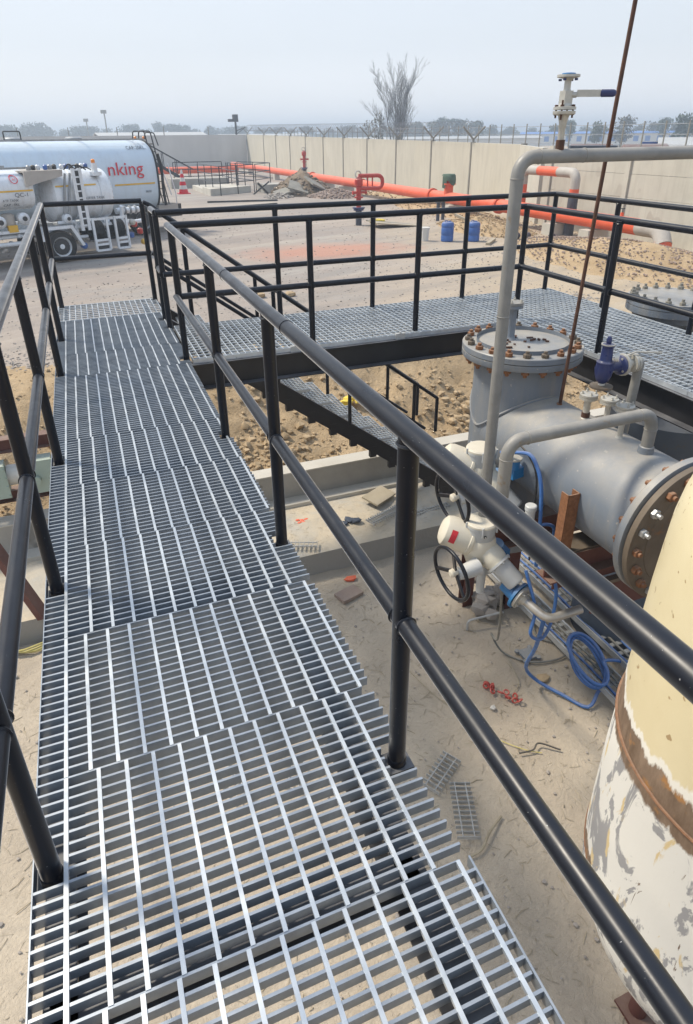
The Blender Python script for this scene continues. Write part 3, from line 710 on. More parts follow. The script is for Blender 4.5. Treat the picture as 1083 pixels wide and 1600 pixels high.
for x, y, zt in ((3.66, 4.6, -1.4), (3.25, 4.8, -1.4)):
    MB().box(x-.06, x+.06, y-.052, y-.042, FZ, zt).box(x-.06, x+.06, y+.042, y+.052, FZ, zt).box(x-.005, x+.005, y-.042, y+.042, FZ, zt).build('column', 'maroon', sup)
m = MB().obox((2.585, 2.735, -.70), (.045, .004, .23), Matrix.Rotation(radians(0), 3, 'Y')).obox((2.627, 2.765, -.70), (.004, .034, .23)).obox((2.543, 2.765, -.70), (.004, .034, .23))
m.build('channel_stub', 'rust', sup, label='rusty upright channel stub leaning by the barrel')
MB().box(2.45, 2.9, 2.73, 2.9, -.93, -.915).build('pad_plate', 'plate_rust', sup)
MB().cyl((2.59, 2.71, -.915), (2.59, 2.71, -.88), .014, n=6).build('bolt', 'rust', sup)
# second vessel under and beyond the right platform
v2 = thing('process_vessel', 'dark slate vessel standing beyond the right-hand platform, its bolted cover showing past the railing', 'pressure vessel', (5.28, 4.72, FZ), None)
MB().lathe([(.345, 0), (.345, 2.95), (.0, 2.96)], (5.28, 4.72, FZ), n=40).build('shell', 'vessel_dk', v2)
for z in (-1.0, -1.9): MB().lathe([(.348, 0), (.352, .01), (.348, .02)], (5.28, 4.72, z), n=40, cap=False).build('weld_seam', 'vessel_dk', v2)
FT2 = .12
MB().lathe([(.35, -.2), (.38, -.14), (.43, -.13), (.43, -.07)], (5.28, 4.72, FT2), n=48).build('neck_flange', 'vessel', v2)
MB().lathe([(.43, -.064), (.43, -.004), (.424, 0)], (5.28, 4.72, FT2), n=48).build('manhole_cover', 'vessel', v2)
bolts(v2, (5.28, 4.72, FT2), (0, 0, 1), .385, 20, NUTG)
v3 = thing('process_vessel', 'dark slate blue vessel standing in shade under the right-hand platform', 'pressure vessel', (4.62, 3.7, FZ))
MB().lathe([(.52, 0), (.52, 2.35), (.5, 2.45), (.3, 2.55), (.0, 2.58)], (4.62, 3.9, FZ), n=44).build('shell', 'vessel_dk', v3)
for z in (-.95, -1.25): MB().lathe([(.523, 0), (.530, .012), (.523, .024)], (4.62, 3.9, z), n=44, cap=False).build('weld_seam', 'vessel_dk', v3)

# ---- pipes
PX, PY = 2.315, 3.30
gp = thing('riser_pipe', 'tall grey riser pipe turning to run level over the platform, small valve on top', 'pipe', (PX, PY, -.9))
path = bend([(PX+.004, PY, -1.0), (PX, PY, 1.435), (8.2, PY-.28, 1.46), (8.2, PY-.28, -1.6)], .10, 9)
MB().tube(path, .037, 20).build('pipe_run', 'pipe', gp)
for z in (1.325, .55): MB().torus((PX, PY, z), (0, 0, 1), .037, .0035, 24, 6).build('weld_ring', 'pipe', gp)
MB().torus((PX+.125, PY-.005, 1.436), (1, 0, 0), .037, .0035, 24, 6).build('weld_ring', 'pipe', gp)
MB().torus((PX+.42, PY-.02, 1.438), (1, 0, 0), .037, .003, 24, 6).build('weld_ring', 'pipe', gp)
vx, vy = PX+.255, PY-.01
bv = thing('ball_valve', 'small ball valve with blue-gripped lever standing on the level grey pipe', 'valve', (vx, vy, 1.465))
MB().lathe([(.024, 0), (.0245, .055), (.022, .056)], (vx, vy, 1.462), n=16).build('socket', 'rust_dk', bv)
MB().lathe([(.018, .05), (.018, .115), (.021, .12), (.020, .135), (.03, .175), (.058, .18), (.06, .184), (.06, .197)], (vx, vy, 1.462), n=20).build('lower_flange', 'valvebody', bv)
MB().lathe([(.060, 0), (.060, .014), (.035, .017), (.03, .03)], (vx, vy, 1.665), n=20).build('body_flange', 'valvebody', bv)
bd = MB().obox((vx, vy, 1.72), (.026, .024, .035)).cyl((vx+.02, vy-.01, 1.735), (vx+.045, vy-.03, 1.735), .014, n=12).lathe([(.022, 0), (.018, .012), (.018, .05), (.03, .06)], (vx, vy, 1.752), n=16)
bd.build('body', 'valvebody', bv)
for a in (0, 1, 2, 3):
    an = a*pi/2+.6; x, y = vx+.046*cos(an), vy+.046*sin(an)
    MB().cyl((x, y, 1.615+(a % 2)*.01), (x, y, 1.71-(a % 2)*.02), .005, n=8).cyl((x, y, 1.679), (x, y, 1.689), .010, n=6).cyl((x, y, 1.638), (x, y, 1.646), .010, n=6).build('stud_bolt', 'rust_dk', bv)
MB().lathe([(.028, 0), (.060, .006), (.060, .018)], (vx, vy, 1.812), n=24).build('top_flange', 'valvebody', bv)
MB().lathe([(.036, 0), (.035, .006), (.02, .008)], (vx, vy, 1.831), n=20).build('blanking_disc', 'blue', bv)
for a in range(4):
    an = a*pi/2+.5; MB().cyl((vx+.045*cos(an), vy+.045*sin(an), 1.802), (vx+.045*cos(an), vy+.045*sin(an), 1.812), .009, n=6).build('bolt', 'navy', bv)
ld = Vector((cos(radians(-18)), sin(radians(-18)), 0)); p0 = Vector((vx+.045, vy-.03, 1.742))
MB().bar(p0, p0+ld*.14, .004, .034, (0, 0, 1)).build('lever', 'valvebody', bv)
gr = MB(); gr.tube([p0+ld*.13+Vector((0, 0, 0)), p0+ld*.135, p0+ld*.20, p0+ld*.212, p0+ld*.218], [.012, .0185, .0185, .015, .004], 12)
for i, v in enumerate(gr.v):
    q = Vector(v)-p0; s_ = ld.cross(Vector((0, 0, 1))); d_ = q.dot(s_); q -= s_*d_*.55; gr.v[i] = tuple(p0+q)
gr.build('lever_grip', 'navy', bv)
# elbowed transfer pipe
ep = thing('transfer_pipe', 'grey elbowed pipe rising from the barrel and dropping to the motorised valves', 'pipe', (2.98, 2.62, -.2))
zt = .062
path = bend([(2.985, 2.63, -.21), (2.985, 2.63, zt), (1.955, 2.62, zt), (1.955, 2.62, -.46), (2.2, 2.95, -.62)], .095, 9)
MB().tube(path, .0365, 20).build('pipe_run', 'pipe', ep)
MB().lathe([(.05, 0), (.044, .055), (.038, .06)], (2.985, 2.63, -.215), n=20).build('socket', 'vessel', ep)
for p, d in (((2.985, 2.63, -.045), (0, 0, 1)), ((2.87, 2.63, zt), (1, 0, 0)), ((2.075, 2.62, zt), (1, 0, 0)), ((1.955, 2.62, -.045), (0, 0, 1))):
    MB().torus(p, d, .0365, .0035, 24, 6).build('weld_ring', 'pipe', ep)
# steel rod
rod = thing('steel_rod', 'long rusty brown steel rod standing up from the grey vessel, past the top edge', 'rod', (3.0, 3.46, -.19))
MB().cyl((3.0, 3.47, -.21), (3.02, 3.35, 2.9), .0125, n=12).build('shaft', 'rust_dk', rod)
MB().cyl((2.998, 3.473, -.215), (2.998, 3.473, -.19), .02, n=10).build('weld', 'rust', rod)

# ---- relief valve
RX, RYY = 3.13, 2.95
rv = thing('relief_valve', 'dark blue relief valve on a grey standpipe, outlet flange facing down', 'valve', (RX, RYY, -.22))
MB().tube(bend([(RX, RYY+.02, -.27), (RX, RYY, .262), (RX-.05, RYY, .262)], .02, 4), .0295, 18).build('standpipe', 'pipe', rv)
ax = Vector((-1, 0, 0))
MB().lathe([(.058, 0), (.058, .016), (.03, .02)], (RX-.035, RYY, .262), ax, 20).lathe([(.058, 0), (.058, .016)], (RX-.055, RYY, .262), ax, 20).build('isolating_flange', 'valvebody', rv)
MB().lathe([(.03, 0), (.034, .02), (.026, .04), (.03, .06)], (RX-.07, RYY, .262), ax, 16).cyl((RX-.10, RYY, .262), (RX-.10, RYY, .32), .016, n=12).build('isolating_body', 'valvebody', rv)
MB().tube(bend([(RX-.10, RYY, .322), (RX-.06, RYY-.01, .337), (RX+.09, RYY-.07, .33)], .02, 3), .006, 8).build('handle', 'valvebody', rv)
MB().lathe([(.03, 0), (.070, .004), (.070, .018), (.066, .020)], (RX-.13, RYY, .262), ax, 24).build('inlet_flange', 'valvebody', rv)
cx = RX-.30
MB().lathe([(.062, 0), (.062, .018), (.04, .03), (.033, .06), (.045, .10)], (RX-.152, RYY, .262), ax, 24).build('side_flange', 'navy', rv)
MB().lathe([(.022, -.10), (.038, -.085), (.050, -.05), (.056, -.01), (.050, .02), (.052, .03), (.052, .036), (.040, .042), (.036, .05), (.033, .13), (.040, .135), (.040, .148), (.014, .152)], (cx+.02, RYY, .262), n=24).build('body', 'navy', rv)
MB().lathe([(.012, 0), (.016, .005), (.016, .03), (.009, .045), (.001, .048)], (cx+.02, RYY, .412), n=14).build('cap', 'navy', rv)
MB().lathe([(.042, 0), (.042, .006)], (cx+.02, RYY, .405), n=20).build('seal_ring', 'valvebody', rv)
MB().lathe([(.020, 0), (.022, .03)], (cx+.02, RYY, .145), n=16).build('outlet_neck', 'bucket', rv)
of = MB().lathe([(.070, 0), (.070, .012), (.035, .016)], (cx+.02, RYY, .132), n=24).build('outlet_flange', 'plate_rust', rv)
MB().cyl((cx+.055, RYY-.03, .33), (cx+.075, RYY-.05, .33), .024, n=14).build('name_disc', 'bucket', rv)
for i in range(4):
    a = i*pi/2+.5; MB().cyl((RX-.13+.0, RYY+.052*cos(a), .262+.052*sin(a)), (RX-.178, RYY+.052*cos(a), .262+.052*sin(a)), .008, n=6).build('bolt', 'valvebody', rv)

# ---- motorised valves (two of a kind)
def actuator(C, sc, label, low):
    """C = centre of the terminal cover top"""
    cx, cy, cz = C
    t = thing('motorised_valve', label, 'valve', (cx, cy, cz-.62))
    A = Vector((.60, -.62, -.50)).normalized()                          # long axis: motor back-left/up, gearbox front-right/down
    A = Vector((.62, -.50, -.60)).normalized()
    O = Vector((cx, cy, cz-.17*sc))
    ml = Vector((-.80, .28, .53)).normalized()
    # main casting
    MB().lathe([(.05, -.17), (.085, -.16), (.108, -.10), (.118, -.03), (.116, .04), (.10, .07), (.09, .09), (.07, .10)], O, (0, 0, 1), 28).build('main_casting', 'cream', t)
    # motor drum to the back-left
    m1 = O+Vector((0, 0, .0)); B = Vector((-.80, .45, .33)).normalized()
    MB().lathe([(.085, .02), (.105, .05), (.121, .07), (.121, .09), (.116, .095), (.118, .17), (.117, .24), (.108, .272), (.08, .292), (.04, .30), (.001, .302)], m1, B, 30).build('motor_drum', 'cream', t)
    MB().lathe([(.125, 0), (.125, .008)], m1+B*.078, B, 30, cap=False).build('motor_flange', 'cream', t)
    # red sticker
    X, Y, D = MB().frame(B); stk = MB(); q = []
    for k in range(7):
        a = radians(172+k*8) if low else radians(160+k*6)
        for s_ in (.195, .238): 
            rr_ = .1195 if s_ < .21 else .1185
            q.append(m1+B*s_+(X*cos(a)+Y*sin(a))*rr_)
    stk.add(q, [(2*k, 2*k+1, 2*k+3, 2*k+2) for k in range(6)])
    if low: stk.build('red_sticker', 'redtext', t)
    # gearbox / battery cylinder to the front-right
    F = Vector((.40, -.72, -.56)).normalized()
    MB().lathe([(.08, .02), (.088, .08), (.092, .14), (.088, .17), (.08, .20)], O, F, 28).build('side_casting', 'cream', t)
    MB().lathe([(.098, 0), (.098, .016), (.088, .02)], O+F*.19, F, 28).build('end_flange', 'actgrey', t)
    MB().lathe([(.078, 0), (.075, .006), (.071, .165), (.064, .178), (.050, .182), (.048, .178), (.001, .179)], O+F*.205, F, 26).build('end_cover', 'actgrey', t)
    X, Y, D = MB().frame(F)
    for i in range(6):
        a = i*pi/3; MB().lathe([(.008, 0), (.008, .01)], O+F*.206+(X*cos(a)+Y*sin(a))*.088, F, 8).build('cover_screw', 'actgrey', t)
    # terminal cover on top
    MB().lathe([(.084, -.185), (.092, -.13), (.104, -.105), (.104, -.02), (.110, -.018), (.110, 0)], C, n=32).build('terminal_housing', 'actgrey', t)
    MB().lathe([(.111, 0), (.111, .012), (.103, .022), (.06, .026), (.001, .027)], C, n=32).build('terminal_cover', 'cream', t)
    for i in range(5):
        a = i*2*pi/5+.5; x, y = cx+.112*cos(a), cy+.112*sin(a)
        MB().cyl((x, y, cz-.055), (x, y, cz+.02), .008, n=8).build('cover_lug', 'actgrey', t)
    # sight glass button
    for (an, dz, r) in ((radians(255), -.055, .011), (radians(262), -.19, .020)):
        d = Vector((cos(an), sin(an), 0)); rr_ = .103 if r < .015 else .104
        MB().lathe([(r, 0), (r, .007), (r*.6, .009)], Vector((cx, cy, cz+dz))+d*rr_, d, 14).build('indicator', 'darkmetal', t)
        MB().lathe([(r*.55, 0), (r*.55, .004)], Vector((cx, cy, cz+dz))+d*(rr_+.008), d, 10).build('glass', 'bucket', t)
    # handwheel facing the walkway
    Wd = Vector((-.98, -.10, -.10)).normalized(); Wc = O+Vector((-.285, -.11, -.12)); X, Y, D = MB().frame(Wd)
    hw = MB().torus(Wc, Wd, .198, .0145, 44, 10).build('handwheel', 'black', t)
    for i in range(3):
        a = radians(20+120*i); e = Wc+(X*cos(a)+Y*sin(a))*.194; MB().bar(Wc-Wd*.035, e, .026, .014, Wd).build('spoke', 'black', hw)
    MB().lathe([(.028, -.05), (.030, 0), (.030, .02), (.018, .03)], Wc-Wd*.02, Wd, 18).build('hub', 'cream', hw)
    MB().lathe([(.065, 0), (.055, .10), (.04, .17)], O+Wd*.07+Vector((0, -.10, -.11)), Wd, 18).build('wheel_shaft', 'actgrey', t)
    # yoke, valve body and flanges
    Vd = Vector((.30, .02, -1)).normalized(); b0 = O+Vector((.16, .04, -.08))
    MB().lathe([(.07, 0), (.07, .02), (.045, .025), (.04, .07), (.06, .08), (.06, .095)], b0, Vd, 22).build('yoke', 'blue', t)
    vb = b0+Vd*.12
    MB().obox(vb+Vector((.02, .02, .02)), (.075, .05, .03)).build('gearbox_plate', 'blue', t)
    MB().lathe([(.045, 0), (.05, .03), (.065, .06), (.065, .12), (.05, .15), (.045, .17)], vb, Vd, 24).build('valve_body', 'blue', t)
    return t, O, vb, Vd
t1, O1, vb1, Vd1 = actuator((2.435, 3.57, -.50), 1, 'cream motorised valve actuator right behind the elbowed pipe, higher and farther of the two', False)
t2, O2, vb2, Vd2 = actuator((2.275, 3.25, -.905), 1, 'cream motorised valve with black handwheel above the pit floor, lower and nearer of the two', True)
# blue bodies visible beyond the elbowed pipe
MB().obox((2.62, 3.36, -.60), (.10, .05, .04), Matrix.Rotation(.2, 3, 'Z')).cyl((2.55, 3.33, -.56), (2.55, 3.33, -.49), .045, n=18).build('bracket', 'blue', t1)
MB().lathe([(.055, 0), (.055, .012)], (2.55, 3.33, -.49), n=18).build('bracket_flange', 'valvebody', t1)
MB().cyl((vb1.x, vb1.y, vb1.z-.15), (vb1.x+.02, vb1.y, -1.2), .05, n=18).build('valve_neck', 'blue', t1)
MB().cyl((2.50, 3.02, -.98), (2.50, 3.02, -.70), .034, n=18).lathe([(.040, 0), (.040, .03), (.034, .036)], (2.50, 3.02, -.72), n=18).build('level_pot', 'actgrey', t2)
# lower outlet: blue flange, bright flange, scorched stub with an elbow
fd = Vector((.32, -.88, -.24)).normalized(); fc = Vector((2.45, 2.95, -1.39))
MB().lathe([(.05, -.14), (.06, -.08), (.065, -.03), (.105, -.022), (.105, -.002)], fc, fd, 26).build('outlet_flange', 'blue', t2)
MB().lathe([(.090, 0), (.090, .018), (.045, .024), (.035, .05), (.030, .06)], fc+fd*.004, fd, 26).build('weld_neck', 'valvebody', t2)
X, Y, D = MB().frame(fd)
for i in range(4):
    a = i*pi/2+.4; inst(NUTS, 'flange_bolt', t2, Tr(fc+fd*.022+(X*cos(a)+Y*sin(a))*.067, fd))
pa = fc+fd*.05
MB().tube(bend([pa, pa+fd*.20, pa+fd*.20+Vector((.26, -.02, .03))], .09, 8), .031, 18).build('outlet_stub', 'alum', t2)
MB().lathe([(.03, -.22), (.035, 0), (.03, .1)], (2.30, 3.22, -1.28), n=14).obox((2.33, 3.25, -1.30), (.05, .05, .04)).build('drain_body', 'actgrey', t2)
# concrete lump and bent conduit under the valve
lump = MB(); rnd = random.Random(9)
for k in range(26): lump.rock((3.42+rnd.gauss(0, .10), 4.62+rnd.gauss(0, .07), FZ+.05+rnd.uniform(0, .22)), rnd.uniform(.05, .11), (1, 1, .9), k)
single(lump, 'mortar_heap', 'rockg', 'small rough mortar lump on the pit floor below the handwheel', 'rubble', (3.42, 4.62, FZ))
cpipe = MB().tube(bend([(3.05, 4.42, FZ+.0), (3.05, 4.42, FZ+.13), (3.42, 4.36, FZ+.17), (3.55, 4.5, FZ+.02)], .05, 5), .012, 8)
single(cpipe, 'conduit_stub', 'galv_old', 'bent thin conduit stub rising from the pit floor below the actuators', 'conduit', (3.2, 4.4, FZ))

# ---- cables
def cable(name, pts, r, mat, label, cat='cable', k=8, group=None):
    return single(MB().tube(catmull(pts, k), r, 8), name, mat, label, cat, pts[0], group)
cable('power_cable', [(2.50, 3.42, -.47), (2.52, 3.30, -.42), (2.56, 3.18, -.39), (2.56, 3.08, -.45), (2.56, 3.02, -.56), (2.56, 2.99, -.72), (2.56, 2.97, -.93), (2.6, 3.0, -1.2)], .0135, 'bluecable', 'thick blue cable arching from the higher actuator down past the barrel')
cable('signal_cable', [(2.57, 3.40, -.36), (2.57, 3.22, -.40), (2.57, 3.10, -.50), (2.56, 3.06, -.68), (2.56, 3.05, -.95), (2.6, 3.08, -1.2)], .007, 'rubber', 'thin black cable hanging beside the blue one at the barrel')
cable('power_cable', [(2.45, 3.05, -.98), (2.55, 2.98, -.84), (2.66, 2.96, -.86), (2.70, 2.98, -1.0), (2.68, 2.95, -1.2)], .0125, 'bluecable', 'short blue cable loop entering the lower actuator behind the handrail')
cable('power_cable', [(2.50, 2.98, -1.20), (2.52, 2.85, -1.45), (2.47, 2.80, -1.62), (2.58, 2.80, -1.70), (2.70, 2.86, -1.60), (2.72, 2.9, -1.35), (2.68, 3.0, -1.2)], .0125, 'bluecable', 'blue cable loop drooping under the rusty outlet flange')
zf = FZ+.03
cable('signal_cable', [(2.42, 3.15, -1.25), (2.47, 3.17, -1.6), (2.7, 3.45, -2.3), (3.05, 4.0, FZ+.3), (3.2, 3.97, zf), (3.4, 3.75, zf), (3.72, 3.70, zf), (3.98, 3.85, zf), (4.02, 4.1, zf+.02), (3.8, 4.25, zf), (3.66, 4.05, zf), (3.8, 3.85, zf)], .010, 'greycable', 'thin dark cable dropping from the lower actuator and curling on the floor')
coil = []
for i in range(76):
    a = 2*pi*i/19; r = .175+.012*sin(i*.9)+.018*(i/76); coil.append((3.70+r*cos(a)*.80, 3.38+r*sin(a)*1.15, zf+.03+.035*(i/19)+.13*(1+sin(a))))
pts = [(2.60, 2.83, -1.52), (2.72, 3.0, -2.0), (3.05, 3.45, -2.75), (3.25, 3.5, zf+.05), (3.4, 3.3, zf), (3.52, 3.1, zf)]+coil[14:]+[(4.1, 3.3, zf+.14), (4.15, 3.0, zf+.15), (4.1, 2.4, zf+.15)]
cable('cable_coil', pts, .016, 'bluecable', 'loosely coiled blue cable lying beside the cable tray on the pit floor', 'cable', 4)
# cable ladders with perforated rungs
for n_, (xa, xb, z0) in enumerate(((3.70, 3.95, FZ+.10), (4.05, 4.32, FZ+.16))):
    tr = thing('cable_tray', ['perforated galvanised cable tray on the pit floor, nearer the coiled cable', 'perforated galvanised cable tray on the pit floor, farther under the platform'][n_], 'cable tray', ((xa+xb)/2, 3, z0), 'cable trays on the pit floor')
    for x in (xa, xb):
        MB().box(x-.002, x+.002, .2, 5.4, z0, z0+.06).box(x-.002, x+(.016 if x == xa else -.016), .2, 5.4, z0+.058, z0+.062).build('side_rail', 'galv_old', tr)
    y = .3
    rung = MB().box(xa, xb, -.02, .02, 0, .012).mesh('rung', 'galv_old', (0, 0, 0))
    while y < 5.3:
        o = inst(rung, 'rung', tr, Matrix.Translation((0, y, z0+.005))); y += .12
for i, (x, z, mm, r) in enumerate(((3.76, .13, 'bluecable', .012), (3.83, .13, 'greycable', .010), (3.89, .135, 'greycable', .012), (4.12, .19, 'bluecable', .014), (4.19, .19, 'greycable', .012), (4.25, .195, 'bluecable', .012))):
    pts = [(x+.02*sin(k*1.3+i), .1+k*.55, FZ+z+.004*sin(k*2.1+i)) for k in range(11)]
    cable('tray_cable', pts, r, mm, ['blue cable along the left edge of the near tray', 'thin grey cable in the middle of the near tray', 'grey cable along the right side of the near tray', 'thick blue cable along the left of the far tray', 'grey cable in the middle of the far tray', 'blue cable along the right of the far tray'][i], 'cable', 5, 'cables laid in the trays')

# ================================================================== cream vessel in the foreground
TX, TY, TR = 2.238, .938, .672
tk = thing('storage_vessel', 'big upright cream vessel in the near right corner, its welds bare brown and filler-smeared below', 'pressure vessel', (TX, TY, FZ+.17))
tk.location = (TX, TY, -2.95)
prof = [(.001, .74), (.2, .73), (.4, .68), (.53, .60), (.60, .50), (.625, .40), (.64, .30)]
prof = [(r, z) for r, z in prof]+[(.648, .15), (.655, -.0), (.66, -.2), (.668, -.6), (.675, -.9), (.675, -1.4)]
MB().lathe([(r, z) for r, z in prof], (TX, TY, 0), n=96, cap=False).build('shell', 'tank', tk)
MB().lathe([(.675, -1.4), (.66, -1.6), (.60, -1.78), (.45, -1.93), (.22, -2.0), (.001, -2.02)], (TX, TY, 0), n=96, cap=False).build('bottom_head', 'tank', tk)
wz = MB(); pts = []
for i in range(220):
    a = 2*pi*i/220; pts.append((TX+.672*cos(a), TY+.672*sin(a), -.60+.003*noise.noise(Vector((cos(a)*9, sin(a)*9, 0)))))
wz.tube(pts, .0065, 6, True); wz.build('weld_seam', 'rust', tk)
pts = [(x, y, z-.82) for x, y, z in pts]; MB().tube(pts, .006, 6, True).build('weld_seam', 'rust', tk)
for i in range(4):
    a = i*pi/2+.6; x, y = TX+.22+.34*cos(a), TY-.05+.34*sin(a); MB().cyl((x, y, FZ), (x, y, -1.82), .05, n=16).box(x-.09, x+.09, y-.09, y+.09, FZ, FZ+.03).build('leg', 'maroon', tk)

# ================================================================== small things on the floor
def scrap(x0, y0, z, L_, W_, n, a, label, nb=2, tilt=0, mat='galv_old'):
    t = thing('grating_offcut', label, 'scrap', (x0, y0, z), 'grating offcuts lying in the pit', rz=a)
    t.rotation_euler = (tilt, 0, a)
    for i in range(n): MB().box(-W_/2, W_/2, i*L_/(n-1)-.002, i*L_/(n-1)+.002, 0, .03).build('bearing_bar', mat, t)
    for k in range(nb):
        x = -W_/2+(k+.5)*W_/nb if nb < 3 else -W_/2+k*W_/(nb-1); MB().box(x-.004, x+.004, -.002, L_+.002, .022, .032).build('cross_bar', mat, t)
scrap(1.80, 2.90, FZ+.03, .36, .17, 9, radians(-58), 'short grating offcut on the pit floor just right of the walkway post', 2)
scrap(2.04, 2.85, FZ+.03, .46, .17, 12, radians(158), 'long grating offcut on the pit floor beside the walkway edge', 2, .05)
scrap(1.60, 6.14, MZ+.03, .36, .15, 8, radians(-112), 'grating offcut on the raised slab close to the walkway', 2)
scrap(2.70, 6.20, MZ+.05, .62, .16, 17, radians(-70), 'long grating offcut half buried in sand on the raised slab', 2)
scrap(3.25, 6.22, MZ+.0, .6, .12, 16, radians(-84), 'buried grating offcut on the raised slab near the stair foot', 2)
scrap(.42, 3.35, FZ+.03, .34, .18, 8, radians(20), 'grating offcut seen on the floor through the walkway bars', 2)
scrap(.78, 3.3, FZ+.03, .3, .18, 7, radians(-30), 'second grating offcut on the floor under the walkway, nearer its right edge', 2)
m = MB(); rnd = random.Random(2)
P = [(2.84, 3.70), (2.87, 3.66), (2.84, 3.6), (2.9, 3.56), (2.95, 3.54), (2.93, 3.48), (2.97, 3.43), (3.0, 3.47), (3.01, 3.41), (2.86, 3.64), (2.82, 3.68)]
for i, (x, y) in enumerate(P): m.torus((x-.02, y-.02, FZ+.035), (rnd.uniform(-1, 1), rnd.uniform(-1, 1), rnd.uniform(.2, 1)), .024, .008, 12, 6)
single(m, 'chain_scrap', 'red', 'short length of dusty red chain dropped on the pit floor', 'chain', (2.9, 3.55, FZ))
p = thing('cover_plate', 'small blue junction plate with lobed corners on the pit floor', 'plate', (3.40, 3.86, FZ+.02))
MB().box(3.34, 3.48, 3.79, 3.93, FZ+.02, FZ+.045).build('plate', 'vessel', p)
for a in (0, 1, 2, 3):
    x, y = 3.41+.075*(1 if a in (0, 3) else -1), 3.86+.075*(1 if a < 2 else -1); MB().lathe([(.024, 0), (.024, .02), (.01, .022)], (x, y, FZ+.022), n=12).build('lug', 'vessel', p)
cable('dropped_wire', [(2.48, 3.32, zf-.01), (2.56, 3.14, zf-.01), (2.64, 3.03, zf-.01), (2.75, 2.92, zf-.01), (2.84, 2.86, zf-.01)], .004, 'yellowcable', 'thin yellow wire lying on the pit floor right of the lower rail', 'wire')
cable('dropped_stick', [(2.66, 2.92, zf), (2.78, 2.90, zf+.01), (2.86, 2.93, zf+.02), (3.0, 2.82, zf)], .007, 'rubber', 'bent black stick on the pit floor near the cream vessel', 'stick')
cable('dry_root', [(1.80, 2.32, zf), (1.92, 2.33, zf+.01), (2.05, 2.42, zf+.02), (2.2, 2.50, zf)], .010, 'straw', 'pale dry root lying by the walkway edge on the floor', 'root')
for i, c in enumerate(((2.30, 4.5, 2.5, 4.1, 2.62, 3.95), (2.2, 4.2, 2.28, 3.8, 2.36, 3.6), (3.2, 3.9, 3.12, 3.6, 3.0, 3.5))):
    cable('loose_twig', [(c[0], c[1], zf-.01), (c[2], c[3], zf), (c[4], c[5], zf-.01)], .004, 'straw', ['pale twig on the floor between the post and lower rail', 'curved straw stalk on the floor right beside the walkway post', 'thin stalk lying next to the red chain'][i], 'twig')
single(MB().obox((2.10, 5.41, FZ+.03), (.14, .09, .02), Matrix.Rotation(.3, 3, 'Z')), 'stone_slab', 'rockp', 'flat pale stone on the pit floor below the raised slab', 'stone', (2.1, 5.41, FZ))
single(MB().rock((2.22, 5.66, FZ+.03), .06, (1.5, .8, .5), 4), 'brick_shard', 'orange', 'orange brick shard against the foot of the raised slab', 'brick', (2.22, 5.66, FZ))
single(MB().rock((3.36, 3.55, FZ+.02), .07, (1.3, .8, .4), 6), 'stone_chip', 'rock', 'tan stone chip near the small blue plate', 'stone', (3.36, 3.55, FZ))
single(MB().rock((2.72, 3.42, FZ+.02), .03, (1, 1, .8), 8), 'paper_ball', 'bucket', 'crumpled white scrap beside the red chain', 'litter', (2.72, 3.42, FZ))
single(MB().obox((3.05, 6.72, MZ+.09), (.20, .13, .012), Matrix.Rotation(.5, 3, 'Z')@Matrix.Rotation(.12, 3, 'X')), 'board_piece', 'wood', 'square tan board lying on the raised slab under the stair', 'board', (3.05, 6.72, MZ))
m = MB(); rnd = random.Random(4)
for k in range(9): m.rock((2.47+rnd.gauss(0, .06), 6.37+rnd.gauss(0, .04), MZ+.05), rnd.uniform(.03, .06), (1.3, 1, .5), k)
single(m, 'rag', 'ink', 'crumpled dark rag on the sandy raised slab', 'rag', (2.47, 6.37, MZ))
m = MB()
for k in range(5): m.rock((1.92+rnd.gauss(0, .04), 6.6+rnd.gauss(0, .02), MZ+.03), .025, (1.3, 1, .4), k)
single(m, 'brick_crumb', 'orange', 'orange brick crumbs on the raised slab near the walkway', 'brick', (1.92, 6.6, MZ))
m = MB(); rnd = random.Random(14)
for k in range(12): m.rock((3.35+rnd.gauss(0, .09), 8.35+rnd.gauss(0, .05), ground_h(3.35, 8.35)+.07+rnd.uniform(0, .05)), rnd.uniform(.05, .09), (1.4, 1, .7), k)
single(m, 'yellow_sack', 'yellowhat', 'crumpled yellow sack on the soil bank behind the stair', 'sack', (3.35, 8.35, -2.2))
hz = []
for i in range(110):
    a = 2*pi*i/26; hz.append((-1.22+(.36+.03*(i/110))*cos(a), 6.0+(.30+.03*sin(i))*sin(a)*.8, FZ+.03+i*.0006))
single(MB().tube(hz, .009, 6), 'hose_coil', 'yellowcable', 'loose coil of pale yellow hose on the floor left of the walkway', 'hose', (-1.22, 6.0, FZ))

